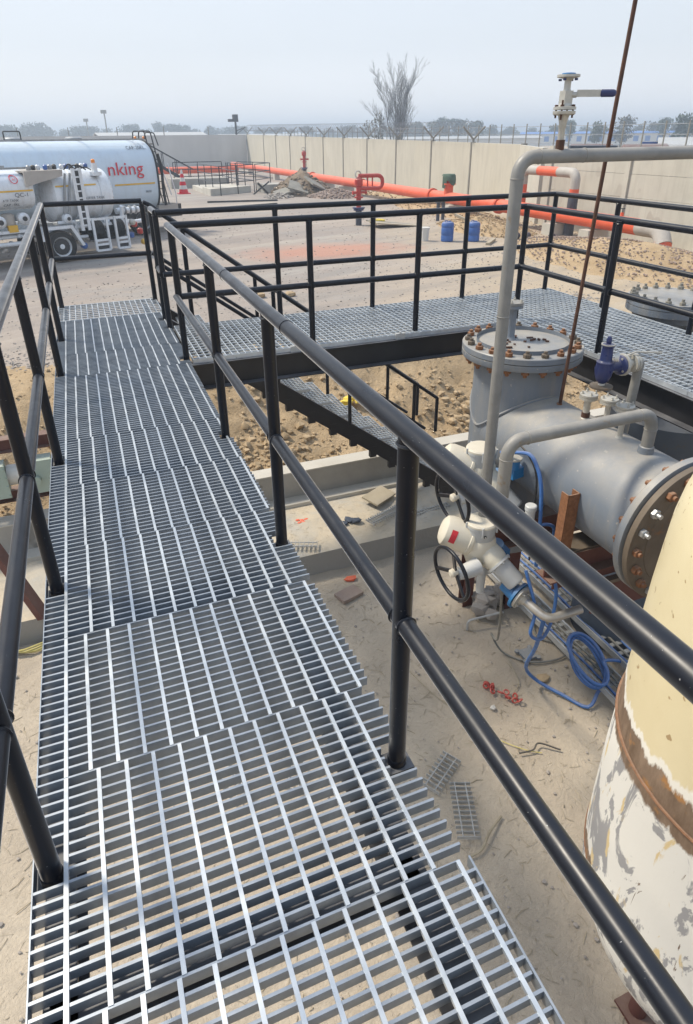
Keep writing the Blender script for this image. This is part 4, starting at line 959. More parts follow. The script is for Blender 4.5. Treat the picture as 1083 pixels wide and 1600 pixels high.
# ================================================================== left of the walkway
lf = thing('steel_support', 'red-oxide steel beams on posts left of the walkway over the pit edge', 'steel frame', (-1.6, 7.6, MZ))
ibeam(-3.4, -.72, 7.55, -1.62, -1.46, .14).build('beam', 'maroon', lf)
ibeam(-3.2, -.85, 7.5, -2.22, -2.08, .14).build('lower_beam', 'maroon', lf)
MB().bar((-1.05, 5.9, MZ), (-1.5, 6.3, -1.7), .1, .1).build('raking_post', 'maroon', lf)
for x in (-2.9, -1.9): MB().box(x-.05, x+.05, 7.5, 7.6, MZ, -1.62).build('post', 'maroon', lf)
for x0, lab in ((-.93, 'pale green valve gearbox with bolted lid at the walkway edge'), (-1.42, 'pale green valve gearbox with bolted lid at the left picture edge')):
    bx_ = thing('gearbox', lab, 'gearbox', (x0, 7.4, -2.05), 'green gearboxes on the left support')
    MB().box(x0-.15, x0+.13, 7.28, 7.5, -2.06, -1.70).build('housing', 'boxgreen', bx_)
    MB().box(x0-.17, x0+.15, 7.265, 7.28, -2.08, -1.68).build('lid', 'boxgreen', bx_)
    for i in range(4):
        for sx_ in (-.155, .135):
            MB().cyl((x0+sx_, 7.25, -2.05+i*.11), (x0+sx_, 7.27, -2.05+i*.11), .012, n=6).build('lid_bolt', 'boxgreen', bx_)
    MB().cyl((x0-.05, 7.26, -1.9), (x0-.05, 7.2, -1.9), .05, n=18).build('boss', 'boxgreen', bx_)
single(MB().lathe([(.12, 0), (.12, .5)], (-1.28, 7.45, -1.88), (1, 0, 0), 20), 'pipe_stub', 'bucket', 'short white pipe stub between the two green gearboxes', 'pipe', (-1.28, 7.45, -1.88))
#PART4
# ================================================================== BOUNDARY WALLS
WT = lambda y: 1.07+.0122*(y-27.5)
bw = thing('boundary_wall', 'long cream rendered boundary wall with Y-shaped barbed wire arms on its posts', 'wall', (20.6, 55, GZ))
PYs = [29.2, 33.9, 38.5, 43.5, 48.5, 53.4, 58.2, 63.1, 68.1, 73.2, 78.2, 86.0]
for a, b in zip(PYs, PYs[1:]):
    m = MB(); m.add([(20.6, a+.06, GZ-.3), (20.6, b-.06, GZ-.3), (20.6, b-.06, WT(b)), (20.6, a+.06, WT(a)), (20.8, a+.06, GZ-.3), (20.8, b-.06, GZ-.3), (20.8, b-.06, WT(b)), (20.8, a+.06, WT(a))],
      [(0, 1, 2, 3), (7, 6, 5, 4), (3, 2, 6, 7), (0, 3, 7, 4), (1, 5, 6, 2), (0, 4, 5, 1)]); m.build('wall_panel', 'wallp', bw)
for y in PYs:
    po = MB().box(20.56, 20.84, y-.06, y+.06, GZ-.3, WT(y)+.04).build('wall_post', 'post', bw)
    if y > 29.5:
        z = WT(y)
        MB().bar((20.7, y, z), (20.7, y, z+.22), .09, .09, (1, 0, 0)).bar((20.7, y, z+.15), (20.08, y+.10, z+.78), .08, .08).bar((20.7, y, z+.15), (21.32, y-.10, z+.78), .08, .08).build('barb_arm', 'post', po)
hl = []
for i in range(2600):
    a = i*2*pi/13; y = 33.5+52*i/2600; hl.append((20.7+.36*cos(a), y+.22*sin(a*.5), WT(y)+.70+.33*sin(a)))
MB().tube(hl, .008, 3).build('razor_wire', 'wire', bw)
for dx_, dz_ in ((-.55, .70), (.55, .70), (-.3, .45), (.3, .45)):
    MB().tube([(20.7+dx_, 33.9, WT(33.9)+dz_), (20.7+dx_, 86, WT(86)+dz_)], .009, 3).build('strand_wire', 'wire', bw)
m = MB(); m.box(-75, 20.5, 86, 86.25, GZ-.3, 1.79)
fwl = thing('boundary_wall', 'grey end wall running left from the far corner, behind the trucks', 'wall', (-20, 86, GZ)); m.build('wall_face', 'wallg', fwl)
for k in range(17):
    x = 16-k*5.2; MB().box(x-.07, x+.07, 85.97, 86.0, GZ-.3, 1.80).build('wall_post', 'wallg', fwl)
    MB().bar((x, 86.1, 1.75), (x, 86.1, 2.65), .09, .09, (1, 0, 0)).build('pole', 'post', fwl)
MB().bar((16.6, 22.08, -.3), (20.55, 29.15, -.3), .18, 2.74).build('return_wall', 'precast', None)
o = bpy.data.objects['return_wall']; o['label'] = 'short return wall joining the long cream wall and the precast wall'; o['category'] = 'wall'
pw = thing('precast_wall', 'lower wall of stacked precast concrete panels between posts, at the right', 'wall', (16.6, 15, GZ))
PP = [21.62, 17.67, 13.72, 9.77, 5.82]
MB().box(16.6, 16.66, 21.72, 22.0, GZ-.2, 1.06).build('panel', 'precast', pw)
for a, b in zip(PP[1:], PP):
    for k, (z0, z1) in enumerate(((GZ-.3, -1.02), (-1.01, -.32), (-.31, .37), (.38, 1.0+.012*(a-14)))):
        MB().box(16.60+.004*k, 16.66+.004*k, a+.11, b-.11, z0, z1).build('panel', 'precast', pw)
for y in PP: MB().box(16.54, 16.72, y-.10, y+.10, GZ-.3, 1.06+.012*(y-14)).build('panel_post', 'precast', pw)

# ================================================================== FIRE MAIN (orange)
fm = thing('fire_main', 'thick orange water main on low blocks running along the boundary wall to a grey elbow', 'pipe', (15.4, 30, GZ))
OX, OZ, OR = 15.4, -.95, .235
MB().lathe([(OR, 0), (OR, 56.0)], (OX, 15.55, OZ), (0, 1, 0), 26).build('pipe_run', 'orange', fm)
el = bend([(OX, 15.56, OZ), (OX, 14.75, OZ), (OX-.1, 14.45, -1.33)], .50, 10)
MB().tube(el, OR*1.01, 26).build('end_elbow', 'primer', fm)
q = Vector((OX-.07, 14.53, -1.22)); MB().cyl(q, (OX-.10, 14.43, -1.52), OR*1.02, n=26).build('end_collar', 'orange', fm)
MB().cyl((OX-.10, 14.44, -1.50), (OX-.13, 14.36, -1.75), OR*1.01, n=26).build('end_drop', 'primer', fm)
for y in (22.9, 28.4, 36.9, 45.8): MB().lathe([(OR+.07, 0), (OR+.07, .05)], (OX, y, OZ), (0, 1, 0), 24).lathe([(OR+.07, 0), (OR+.07, .05)], (OX, y+.07, OZ), (0, 1, 0), 24).build('coupling', 'orange', fm)
MB().cyl((OX, 16.35, OZ+.2), (OX, 16.35, OZ+.34), .05, n=10).build('tapping', 'orange', fm); MB().lathe([(.015, 0), (.015, .10), (.07, .11), (.07, .13)], (OX, 16.35, OZ+.33), n=12).build('tapping_valve', 'rubber', fm)
Lz = .37; ly0, ly1 = 21.85, 18.95; LXx = 15.62
loop = thing('bypass_loop', 'orange and grey upright pipe loop beside the fire main', 'pipe', (LXx, 20.4, GZ))
MB().cyl((LXx, ly0, OZ), (LXx, ly0, -.1), .155, n=20).build('left_leg', 'orange', loop)
MB().lathe([(.25, 0), (.25, .06)], (LXx, ly0, -.55), n=20).build('flange', 'primer', loop)
MB().lathe([(.25, 0), (.25, .06)], (LXx, ly0, -.46), n=20).build('flange', 'orange', loop)
MB().tube(bend([(LXx, ly0, -.12), (LXx, ly0, Lz), (LXx, 20.95, Lz)], .55, 10), .157, 20).build('elbow', 'primer', loop)
MB().cyl((LXx, 21.2, Lz), (LXx, 19.6, Lz), .156, n=20).build('top_run', 'orange', loop)
MB().tube(bend([(LXx, 19.85, Lz), (LXx, ly1, Lz), (LXx, ly1, -.15)], .55, 10), .157, 20).build('elbow', 'primer', loop)
MB().cyl((LXx, ly1, -.12), (LXx, ly1, -.36), .159, n=20).build('right_collar', 'orange', loop)
MB().cyl((LXx, ly1, -.34), (LXx, ly1, -1.8), .165, n=20).build('right_leg', 'darkband', loop)
def block(x, y, w, h, lab, m='concrete_lt', l=.55):
    return single(MB().prism([(y-l/2, GZ-.15), (y+l/2, GZ-.15), (y+l/2-.05, GZ+h), (y-l/2+.05, GZ+h)], x-w/2, x+w/2, 'x'), 'concrete_block', m, lab, 'block', (x, y, GZ), 'pipe support blocks')
for y, w, h, lab in ((19.35, .8, .38, 'pale concrete block under the fire main below the pipe loop'), (17.45, .8, .38, 'pale concrete block under the fire main right of the rod'), (26.4, .8, .40, 'pale concrete block under the fire main near the blue drums'),
    (39.6, 1.0, .42, 'concrete block right of the pink gravel pile under the fire main'), (43.0, 1.0, .42, 'concrete block beside the soil heap under the fire main'), (55, .4, .42, 'slim white block under the far fire main'), (64, .4, .42, 'slim white block under the farthest part of the fire main')): block(OX-.02, y, w, h, lab)
# hydrants
def hydrant(x, y, s_, lab, zb=GZ, loop_=True):
    h = thing('fire_hydrant', lab, 'hydrant', (x, y, zb)); z = zb
    MB().cyl((x, y, z), (x, y, z+.55), .12, n=14).build('base_pipe', 'darkband', h)
    MB().lathe([(.2, 0), (.2, .05)], (x, y, z+.55), n=16).lathe([(.24, 0), (.24, .05)], (x, y, z+.62), n=16).build('base_flange', 'navy', h)
    MB().cyl((x, y, z+.65), (x, y, z+1.45), .095, n=14).build('riser', 'red', h)
    MB().lathe([(.17, 0), (.17, .05)], (x, y, z+1.0), n=14).build('flange', 'red', h)
    MB().lathe([(.10, 0), (.16, .05), (.16, .25), (.1, .32), (.05, .36)], (x, y, z+1.4), n=14).build('valve_head', 'red', h)
    MB().torus((x-.02, y, z+1.82), (.2, -1, .2), .13, .025, 18, 6).build('hand_wheel', 'valvebody', h)
    for d in (-1, 1): MB().cyl((x, y, z+1.2), (x+d*.26, y-.08, z+1.2), .05, n=10).lathe([(.07, 0), (.07, .05)], (x+d*.24, y-.08, z+1.2), (d, 0, 0), 10).build('outlet', 'red', h)
    if loop_:
        MB().tube(bend([(x, y, z+1.78), (x+.95, y-.1, z+1.78), (x+.95, y-.1, z+1.33), (x, y, z+1.33)], .2, 6), .075, 12).build('pipe_loop', 'red', h)
        for dx_ in (.35, .55): MB().cyl((x+dx_, y-.05, z+1.4), (x+dx_, y-.05, z+1.75), .03, n=8).build('branch_valve', 'red', h)
hydrant(10.15, 24.7, 1, 'red fire hydrant with side pipe loop in the middle of the yard')
hydrant(15.4, 47.6, 1, 'small red hydrant rising from the fire main behind the soil heap', -1.1, False)
sp = thing('pipe_stub', 'orange stub on the fire main with a green cloth draped over its top', 'pipe', (OX, 27, OZ))
MB().cyl((OX, 27, OZ), (OX, 27, -.25), .20, n=20).lathe([(.30, 0), (.30, .06)], (OX, 27, -.42), n=20).build('stub', 'orange', sp)
MB().lathe([(.22, 0), (.24, .06), (.22, .24), (.18, .28)], (OX, 27, -.33), n=14).build('valve_bonnet', 'red', sp)
m = MB(); n = 18; rnd = random.Random(6)
for j, (r, z) in enumerate(((.001, .02), (.26, .01), (.31, -.05), (.33, -.18), (.33, -.32))):
    for i in range(n): a = 2*pi*i/n; m.v.append((OX+r*cos(a)*(1+.15*sin(a*3)), 27+r*sin(a), z+(.10*sin(a*2+1)+.05*sin(a*5) if j > 2 else 0)+(-.3 if j == 4 and 2.2 < a < 3.6 else 0)))
for j in range(4):
    for i in range(n):
        if j > 1 and 0 < i < 9: continue
        m.f.append((j*n+i, j*n+(i+1) % n, (j+1)*n+(i+1) % n, (j+1)*n+i))
single(m, 'draped_cloth', 'hydrgreen', 'dull green cloth hanging over the orange pipe stub', 'cloth', (OX, 27, 0))
for i, (x, y) in enumerate(((13.6, 24.6), (14.0, 24.9))): single(MB().cyl((x, y, GZ-.1), (x, y, -.72), .07, n=12).lathe([(.14, 0), (.14, .04)], (x, y, -.9), n=12), 'stand_pipe', 'darkband', ['left one of two black stand pipes in front of the fire main', 'right one of two black stand pipes in front of the fire main'][i], 'pipe', (x, y, GZ))

# ================================================================== YARD CLUTTER
def drum(x, y, lab):
    t = thing('plastic_drum', lab, 'drum', (x, y, GZ), 'blue plastic drums')
    MB().lathe([(.17, 0), (.20, .02), (.205, .18), (.195, .20), (.205, .22), (.205, .42), (.195, .44), (.205, .46), (.205, .55), (.17, .60), (.12, .61)], (x, y, GZ), n=22).build('body', 'bluedrum', t)
    MB().lathe([(.05, 0), (.05, .03)], (x+.06, y, GZ+.605), n=12).build('bung', 'bluedrum', t); MB().tube(bend([(x-.1, y, GZ+.60), (x-.1, y, GZ+.66), (x-.02, y, GZ+.66), (x-.02, y, GZ+.6)], .02, 3), .012, 6).build('handle', 'bluedrum', t)
drum(11.17, 19.5, 'left of the two blue plastic drums on the yard, partly behind a rail post'); drum(11.95, 19.15, 'right of the two blue plastic drums standing on the yard')
t = thing('bucket', 'dirty white plastic bucket standing left of the blue drums', 'bucket', (10.55, 19.9, GZ))
MB().lathe([(.12, 0), (.15, .40), (.16, .40), (.16, .43)], (10.55, 19.9, GZ), n=20).build('body', 'bucket', t); MB().tube([(10.55+.16*cos(a), 19.9, GZ+.40+.12*sin(a)*-1) for a in [pi*i/10 for i in range(11)]], .006, 5).build('bail', 'wire', t)
single(MB().obox((11.3, 23.9, GZ+.10), (.95, .55, .02), Matrix.Rotation(.1, 3, 'Y')), 'wooden_board', 'wood', 'grey plywood sheet lying on the yard before the fire main', 'board', (11.3, 23.9, GZ))
m = MB()
for k in range(6): m.rock((10.6+.08*k, 24.4, GZ+.15), .14, (1, 1, .8), k)
single(m, 'lime_sack', 'yellowhat', 'small yellow-green sack beside the plywood sheet', 'sack', (10.8, 24.4, GZ))
def heap(name, cx, cy, R, h, mat, lab, n=26, stones=None, sd=0, sq=1, cat='heap'):
    m = MB(); N = n
    for j in range(N+1):
        for i in range(N+1):
            x = (i/N*2-1)*R; y = (j/N*2-1)*R*sq; d = hypot(x/R, y/(R*sq))
            z = h*max(0, 1-d)**.85*(1+.3*fbm(cx+x, cy+y, 1.5/R, sd))+.06*h*fbm(cx+x, cy+y, 5/R, sd+3)*(1 if d < 1 else 0)-.04-.1*max(0, d-.95)
            m.v.append((cx+x, cy+y, GZ+z))
    for j in range(N):
        for i in range(N): a = j*(N+1)+i; m.f.append((a, a+1, a+N+2, a+N+1))
    t = thing(name, lab, cat, (cx, cy, GZ)); m.build('mound', mat, t)
    if stones:
        sb = MB(); rnd = random.Random(sd)
        for k in range(stones[0]):
            a = rnd.uniform(0, 2*pi); d = sqrt(rnd.random())*.95; x, y = d*R*cos(a), d*R*sq*sin(a); r = stones[1]*rnd.uniform(.5, 1.4)
            sb.rock((cx+x, cy+y, GZ+h*(1-d)**.85+r*.1), r, (1, 1, .8), k)
        sb.build('stones', stones[2], t, kind='stuff')
    return t
hp = heap('soil_heap', 12.8, 40.2, 2.0, 1.35, 'soildark', 'brown soil heap with broken slabs leaning on it, beyond the yard', 30, (260, .10, 'soildark'), 3)
for p, r_ in (((12.2, 38.9, -1.1), (.5, .1, -.4)), ((13.2, 38.8, -.95), (.3, .5, .3)), ((11.4, 39.0, -1.3), (.2, -.2, .2))):
    R_ = Matrix.Rotation(r_[0], 3, 'X')@Matrix.Rotation(r_[1], 3, 'Y')@Matrix.Rotation(r_[2], 3, 'Z'); MB().obox(p, (.6, .45, .05), R_).build('broken_slab', 'post', hp)
heap('gravel_pile', 14.0, 37.6, 1.7, .45, 'rockp', 'low pile of pinkish gravel right of the soil heap', 16, (700, .06, 'rockp'), 5)
heap('gravel_pile', 10.9, 38.6, .9, .25, 'rockg', 'small pile of grey stones in front of the soil heap', 12, (160, .06, 'rockg'), 6)
heap('soil_ridge', 13.9, 21.6, 1.4, .45, 'soil', 'rough sandy ridge under the fire main behind the blue drums', 22, (700, .035, 'rock'), 7, 2.0)
heap('soil_ridge', 15.6, 27.5, 1.3, .35, 'soil', 'sandy ridge along the fire main beside the green cloth', 20, (500, .04, 'rock'), 8, 4.0)
heap('soil_ridge', 13.9, 14.3, 2.4, .55, 'soil', 'stony tan ridge at the foot of the grey pipe elbow', 26, (1500, .03, 'rockp'), 9, 2.0)
heap('soil_ridge', 17.0, 33.5, 1.5, .35, 'soil', 'low soil ridge between the fire main and the long wall', 20, (200, .06, 'rock'), 10, 5.0)
m = MB(); rnd = random.Random(77)
for k in range(2200):
    x = 16.5-abs(rnd.gauss(0, 1.5)); y = rnd.uniform(12, 30); r = rnd.uniform(.01, .035)
    m.rock((x, y, (ground_h(x, y) if (x < 15 and y < 17) else GZ)+r*.2), r, (1, 1, .7), k)
o = m.build('brick_rubble', 'rockp', kind='stuff'); o['label'] = 'reddish rubble strewn along the fire main'
for i, (a, b) in enumerate((((13.0, 22.2, GZ+.5), (13.6, 21.2, GZ+.12)), ((12.6, 18.9, GZ+.06), (11.9, 18.2, GZ+.04)), ((9.6, 34.5, GZ+.05), (5.8, 33.6, GZ+.05)), ((10.2, 36.5, GZ+.05), (6.5, 37.2, GZ+.05)), ((10.0, 41, GZ+.05), (10.9, 40.6, -.85)), ((10.9, 41.1, GZ+.05), (10.2, 40.7, -.9)))):
    single(MB().bar(a, b, .12, .08), 'timber', 'wood' if i < 2 else 'darkmetal', ['pale timber leaning on the sandy ridge behind the drums', 'short timber lying right of the blue drums', 'nearer dark plank lying behind the tanker', 'farther dark plank lying behind the tanker', 'dark timber leaning left by the far plinth', 'dark timber leaning right by the far plinth'][i], 'timber', a)
for i, (x, y) in enumerate(((13.4, 18.9), (13.75, 18.8), (14.3, 18.2))):
    single(MB().lathe([(.10, 0), (.10, .25)], (x, y, GZ+.10), (.8, .5, 0), 12), 'pipe_offcut', 'darkband', ['left black pipe offcut right of the drums', 'middle black pipe offcut right of the drums', 'right black pipe offcut nearest the support block'][i], 'pipe', (x, y, GZ))
for i, (x, y) in enumerate(((3.35, 13.9), (4.0, 13.75))):
    single(MB().rock((x, y, GZ+.05), .11, (1.3, 1, .7), i), 'clod', 'rock', ['larger brown clod on the yard just beyond the platform', 'smaller brown clod right of the larger one'][i], 'clod', (x, y, GZ))
# far plinths and railings
def far_rail(name, lab, P, h=1.1, closed=False, z=GZ+.25):
    t = thing(name, lab, 'railing', (P[0][0], P[0][1], z))
    for a, b in zip(P, P[1:]):
        for hz_ in (h, h*.66, h*.33): MB().cyl((a[0], a[1], z+hz_), (b[0], b[1], z+hz_), .028, n=6).build('rail', 'black', t)
        n = max(1, int(hypot(b[0]-a[0], b[1]-a[1])/1.3))
        for i in range(n+1): f_ = i/n; x, y = a[0]+(b[0]-a[0])*f_, a[1]+(b[1]-a[1])*f_; MB().cyl((x, y, z-.3), (x, y, z+h), .028, n=6).build('post', 'black', t)
far_rail('far_railing', 'black railing round the left far plinth behind the tanker', [(6.6, 50), (10.0, 50), (10.0, 45.5)], 1.35)
far_rail('far_railing', 'black railing on the pale far plinth, nearer of the two', [(7.7, 46.5), (8.1, 41.4), (10.6, 43.2), (9.9, 47.5)], 1.35)
far_rail('far_railing', 'black railing at the right far plinth by the fire main', [(10.9, 49), (12.3, 45.5), (10.8, 43.5)], 1.35)
single(MB().box(7.4, 10.2, 43.4, 47.5, GZ-.1, GZ+.28).prism([(7.5, 41.5), (10.4, 43.3), (10.2, 43.6), (7.4, 43.6)], GZ-.1, GZ+.38, 'z'), 'concrete_plinth', 'concrete_lt', 'pale low concrete plinth carrying the far railings', 'plinth', (8.8, 45, GZ))
single(MB().box(6.2, 10.2, 48.8, 50.8, GZ-.1, GZ+.6), 'concrete_plinth', 'concrete', 'grey concrete plinth farthest back behind the tanker', 'plinth', (8, 50, GZ))
single(MB().box(10.9, 13.0, 41.9, 43.6, GZ-.1, GZ+.5), 'concrete_plinth', 'concrete', 'grey concrete box left of the soil heap', 'plinth', (12, 43, GZ))
single(MB().cyl((5.0, 56, -.75), (12.5, 56, -.75), .25, n=16), 'red_pipe', 'orange', 'red pipe running left behind the far railings', 'pipe', (9, 56, -.75))
fs_ = thing('far_stair', 'small dark steel stair beside the rear of the tanker', 'stair', (6.5, 52, GZ))
for y in (51.6, 52.4):
    MB().bar((5.2, y, 0.2), (8.2, y, GZ), .05, .18).build('stringer', 'black_beam', fs_); MB().bar((5.2, y, 1.2), (8.2, y, -.5), .06, .06).build('top_rail', 'black', fs_)
    for k in range(4): x = 5.3+k*.9; MB().bar((x, y, .15-(x-5.2)*.6), (x, y, 1.15-(x-5.2)*.57), .05, .05, (1, 0, 0)).build('post', 'black', fs_)
for k in range(8): MB().box(5.3+k*.36, 5.6+k*.36, 51.6, 52.4, .08-k*.21, .11-k*.21).build('tread', 'darkmetal', fs_)

# ================================================================== VEHICLES
def se(c, a, b, e, n):
    r = []
    for i in range(n):
        t = 2*pi*i/n; ct, st_ = cos(t), sin(t); r.append((c[0]+a*math.copysign(abs(ct)**(2/e), ct), c[1]+b*math.copysign(abs(st_)**(2/e), st_)))
    return r
def barrel(m, s0, s1, c, a, b, e=2.6, dish=.25, n=40, taper=None):
    """horizontal tank along x, elliptical section centre c=(y,z)"""
    st_ = [(s0-dish, .02), (s0-dish*.93, .35), (s0-dish*.7, .66), (s0-dish*.35, .88), (s0, 1), (s1, 1), (s1+dish*.35, .88), (s1+dish*.7, .66), (s1+dish*.93, .35), (s1+dish, .02)]
    k = len(m.v)
    for s_, f_ in st_:
        for (y, z) in se(c, a*f_, b*f_, e, n): m.v.append((s_, y, z))
    for j in range(len(st_)-1):
        for i in range(n): m.f.append((k+j*n+i, k+(j+1)*n+i, k+(j+1)*n+(i+1) % n, k+j*n+(i+1) % n))
    return m
def sidey(c, a, b, e):
    def f(z, o=.012):
        t = min(.999, abs((z-c[1])/b)); return c[0]-a*(1-t**e)**(1/e)-o
    return f
def strip(m, s0, s1, z0, z1, fy, n=4):
    for i in range(n):
        za, zb = z0+(z1-z0)*i/n, z0+(z1-z0)*(i+1)/n; m.add([(s0, fy(za), za), (s1, fy(za), za), (s1, fy(zb), zb), (s0, fy(zb), zb)], [(0, 1, 2, 3)])
    return m
def lettering(s, x, z, wdt, size, mat, par, fy, sq=None):
    o = text(s, size, mat, par, lambda u, v: Vector((u, v, 0)))
    us = [v.co.x for v in o.data.vertices]; u0, u1 = min(us), max(us); k = wdt/(u1-u0)
    for v in o.data.vertices:
        zz = z+v.co.y; v.co = Vector((x+(v.co.x-u0)*k, fy(zz, .035), zz))
    return o
def wheel(par, x, y, r=.44, w_=.28, rim='midmetal', side=-1):
    t = MB().lathe([(r*.62, 0), (r*.9, .0), (r*.985, .035), (r, .07), (r, w_-.07), (r*.985, w_-.035), (r*.9, w_), (r*.62, w_)], (x, y, r), (0, -side, 0), 32, cap=False).build('tyre', 'rubber', par)
    rm = MB().lathe([(r*.62, .0), (r*.60, .02), (r*.52, .05), (r*.50, .09), (r*.30, .10), (r*.28, .03), (r*.16, .02), (r*.01, .015)], (x, y, r), (0, -side, 0), 28, cap=False).build('rim', rim, par)
    for i in range(8):
        a = i*pi/4; MB().cyl((x+r*.38*cos(a), y-side*.07, r+r*.38*sin(a)), (x+r*.38*cos(a), y-side*.1+side*.03, r+r*.38*sin(a)), .018, n=6).build('wheel_nut', rim, rm)
    MB().cyl((x, y-side*.02, r), (x, y-side*w_, r), r*.5, n=14).build('axle_end', 'darkmetal', par)
ANG = radians(25)
ft = thing('refuelling_truck', 'white aircraft refuelling truck with hose reels, parked in front of the larger tanker', 'truck', (-.62, 20.42, GZ), rz=ANG)
# chassis
for y in (.55, 1.6): MB().box(-8.2, 2.5, y, y+.09, .74, .92).build('chassis_rail', 'white', ft)
MB().box(-4.6, -.45, .12, 2.1, .90, .97).build('deck', 'white', ft); MB().box(.55, 2.1, .15, 2.1, .86, .93).build('rear_deck', 'white', ft)
for x in (-.02, -4.9):
    for y, s_ in ((.06, -1), (2.2, 1)): wheel(ft, x+.07, y, .43, .27, 'white', s_)
fe = MB().prism([(-.50, .62), (-.42, .98), (.42, .98), (.70, .42), (.62, .40), (.36, .90), (-.36, .90), (-.44, .62)], .0, .32, 'y'); fe.build('fender', 'white', ft)
MB().prism([(-.50, .62), (-.42, .98), (.42, .98), (.70, .42), (.62, .40), (.36, .90), (-.36, .90), (-.44, .62)], 1.95, 2.24, 'y').build('fender', 'white', ft)
# front tank
c1 = (1.12, 1.92); a1, b1, e1 = 1.05, .50, 3.0; fy1 = sidey(c1, a1, b1, e1)
tk1 = barrel(MB(), -5.2, -.42, c1, a1, b1, e1, .16, 44).build('fuel_tank', 'white', ft)
strip(MB(), -5.2, -.45, 1.915, 1.955, fy1).build('yellow_stripe', 'yellow', tk1)
lettering('QC-1', -.95, 1.79, .34, .14, 'ink', tk1, fy1); lettering('ATF TANK', -1.28, 1.68, .42, .09, 'ink', tk1, fy1); lettering('CAP : 5KL', -1.25, 1.57, .42, .09, 'ink', tk1, fy1)
lg = MB(); n = 26
for i in range(n):
    for r in (.085, .105): a = 2*pi*i/n; zz = 2.215+r*sin(a); lg.v.append((-.87+r*cos(a), fy1(zz, .035), zz))
for i in range(n): j = (i+1) % n; lg.f.append((2*i, 2*j, 2*j+1, 2*i+1))
lg.build('round_emblem', 'redtext', tk1); lettering('AI', -.91, 2.19, .08, .09, 'redtext', tk1, fy1)
MB().box(-5.2, -.4, .35, .40, 2.44, 2.49).box(-5.2, -.4, 1.8, 1.85, 2.44, 2.49).build('roof_rail', 'midmetal', tk1)
for x in (-4.2, -2.9, -1.7): MB().lathe([(.25, 0), (.25, .08), (.2, .12)], (x, 1.1, 2.40), n=18).build('manhole', 'midmetal', tk1)
# grey canopy bracket
MB().prism([(-.62, 2.02), (-.62, 2.36), (.42, 2.36), (.40, 2.24), (-.10, 2.14)], .0, .06, 'y').box(-.62, .42, .0, 1.9, 2.36, 2.40).build('canopy', 'primer', ft)
# rear tank
c2 = (.86, 1.70); a2, b2, e2 = .72, .68, 2.2; fy2 = sidey(c2, a2, b2, e2)
tk2 = barrel(MB(), .18, 1.85, c2, a2, b2, e2, .20, 44).build('buffer_tank', 'white', ft)
for a, b in ((.22, .60), (.95, 1.40)): strip(MB(), a, b, 1.96, 2.0, fy2).build('yellow_stripe', 'yellow', tk2)
lettering('BUFFER TANK', .98, 1.60, .60, .10, 'ink', tk2, fy2)
for s_ in (.78, 1.52): m = MB(); q = se(c2, a2+.01, b2+.01, e2, 40); m.tube([(s_, y, z) for y, z in q], .022, 6, True); m.build('band', 'white', tk2)
# ladder panel with dark slots
lp = MB().box(.66, .75, -.02, .03, .80, 2.42).box(.86, .95, -.02, .03, .80, 2.42).build('ladder_side', 'white', ft)
MB().box(.752, .858, .0, .02, .95, 2.36).build('slot_backing', 'darkmetal', lp)
for k in range(9): MB().box(.755, .855, -.012, -.002, .92+k*.18, .96+k*.18).build('rung', 'white', lp)
# pipework and pumps behind wheel
for i, (x, y, z, r, h) in enumerate(((-1.45, .25, 1.2, .16, .0), (-.82, .25, 1.25, .15, 0), (.35, .2, 1.15, .12, 0))):
    MB().lathe([(r*.4, -.04), (r, 0), (r, .14), (r*.6, .2)], (x, y, z), (0, -1, 0), 20).build('pump', 'white', ft); MB().lathe([(r*.4, 0), (r*.4, .03)], (x, y-.2, z), (0, -1, 0), 14).build('pump_hub', 'darkmetal', ft)
MB().lathe([(.17, 0), (.17, .30), (.12, .33)], (-1.15, .35, 1.05), n=20).build('filter_pot', 'primer', ft)
MB().box(-1.27, -1.03, .1, .2, .93, 1.10).build('yellow_box', 'yellow', ft)
rnd = random.Random(8)
for i in range(16):
    x = -2.0+i*.2; z = rnd.uniform(.45, .82); MB().lathe([(.06, 0), (.06, .06), (.03, .08), (.03, .2)], (x, .25+rnd.uniform(0, .2), z), (rnd.uniform(-1, 1), -1, rnd.uniform(-.3, .3)), 10).build('fitting', rnd.choice(['white', 'midmetal', 'white', 'primer']), ft)
for (P, r) in (([(-1.9, .3, .80), (-.6, .3, .80), (-.55, .3, 1.2)], .05), ([(.1, .2, 1.05), (.62, .2, 1.05), (.62, .2, .62), (.9, .2, .62)], .045), ([(1.5, .3, .95), (2.1, .3, .95), (2.1, .2, 1.35)], .06), ([(2.0, .4, 1.2), (2.75, .4, 1.2)], .09), ([(1.9, .5, .8), (2.9, .5, .86)], .06), ([(.30, .1, 1.3), (.52, .1, 2.3)], .03), ([(.42, .1, 1.2), (.66, .1, 2.3)], .03), ([(-1.8, .25, .62), (-.7, .25, .62)], .06)):
    MB().tube(bend(P, .08, 4) if len(P) > 2 else P, r, 10).build('pipe', 'white' if r > .035 else 'midmetal', ft)
for x in (2.25, 2.42, 2.6): MB().lathe([(.10, 0), (.13, .02), (.13, .05), (.09, .07)], (x, .4, 1.2), (1, 0, 0), 16).build('coupling', 'midmetal', ft)
for i, (x, z, mm) in enumerate(((2.45, .72, 'red'), (2.35, .88, 'valvebody'), (2.62, .5, 'red'), (2.66, .28, 'yellow'), (2.0, .45, 'midmetal'), (.72, .38, 'bluedrum'), (2.3, .42, 'bluedrum'))):
    MB().lathe([(.05, 0), (.09, .03), (.09, .14), (.04, .18)], (x, .25, z), (0, -1, 0) if i % 2 else (0, 0, 1), 12).build('valve', mm, ft)
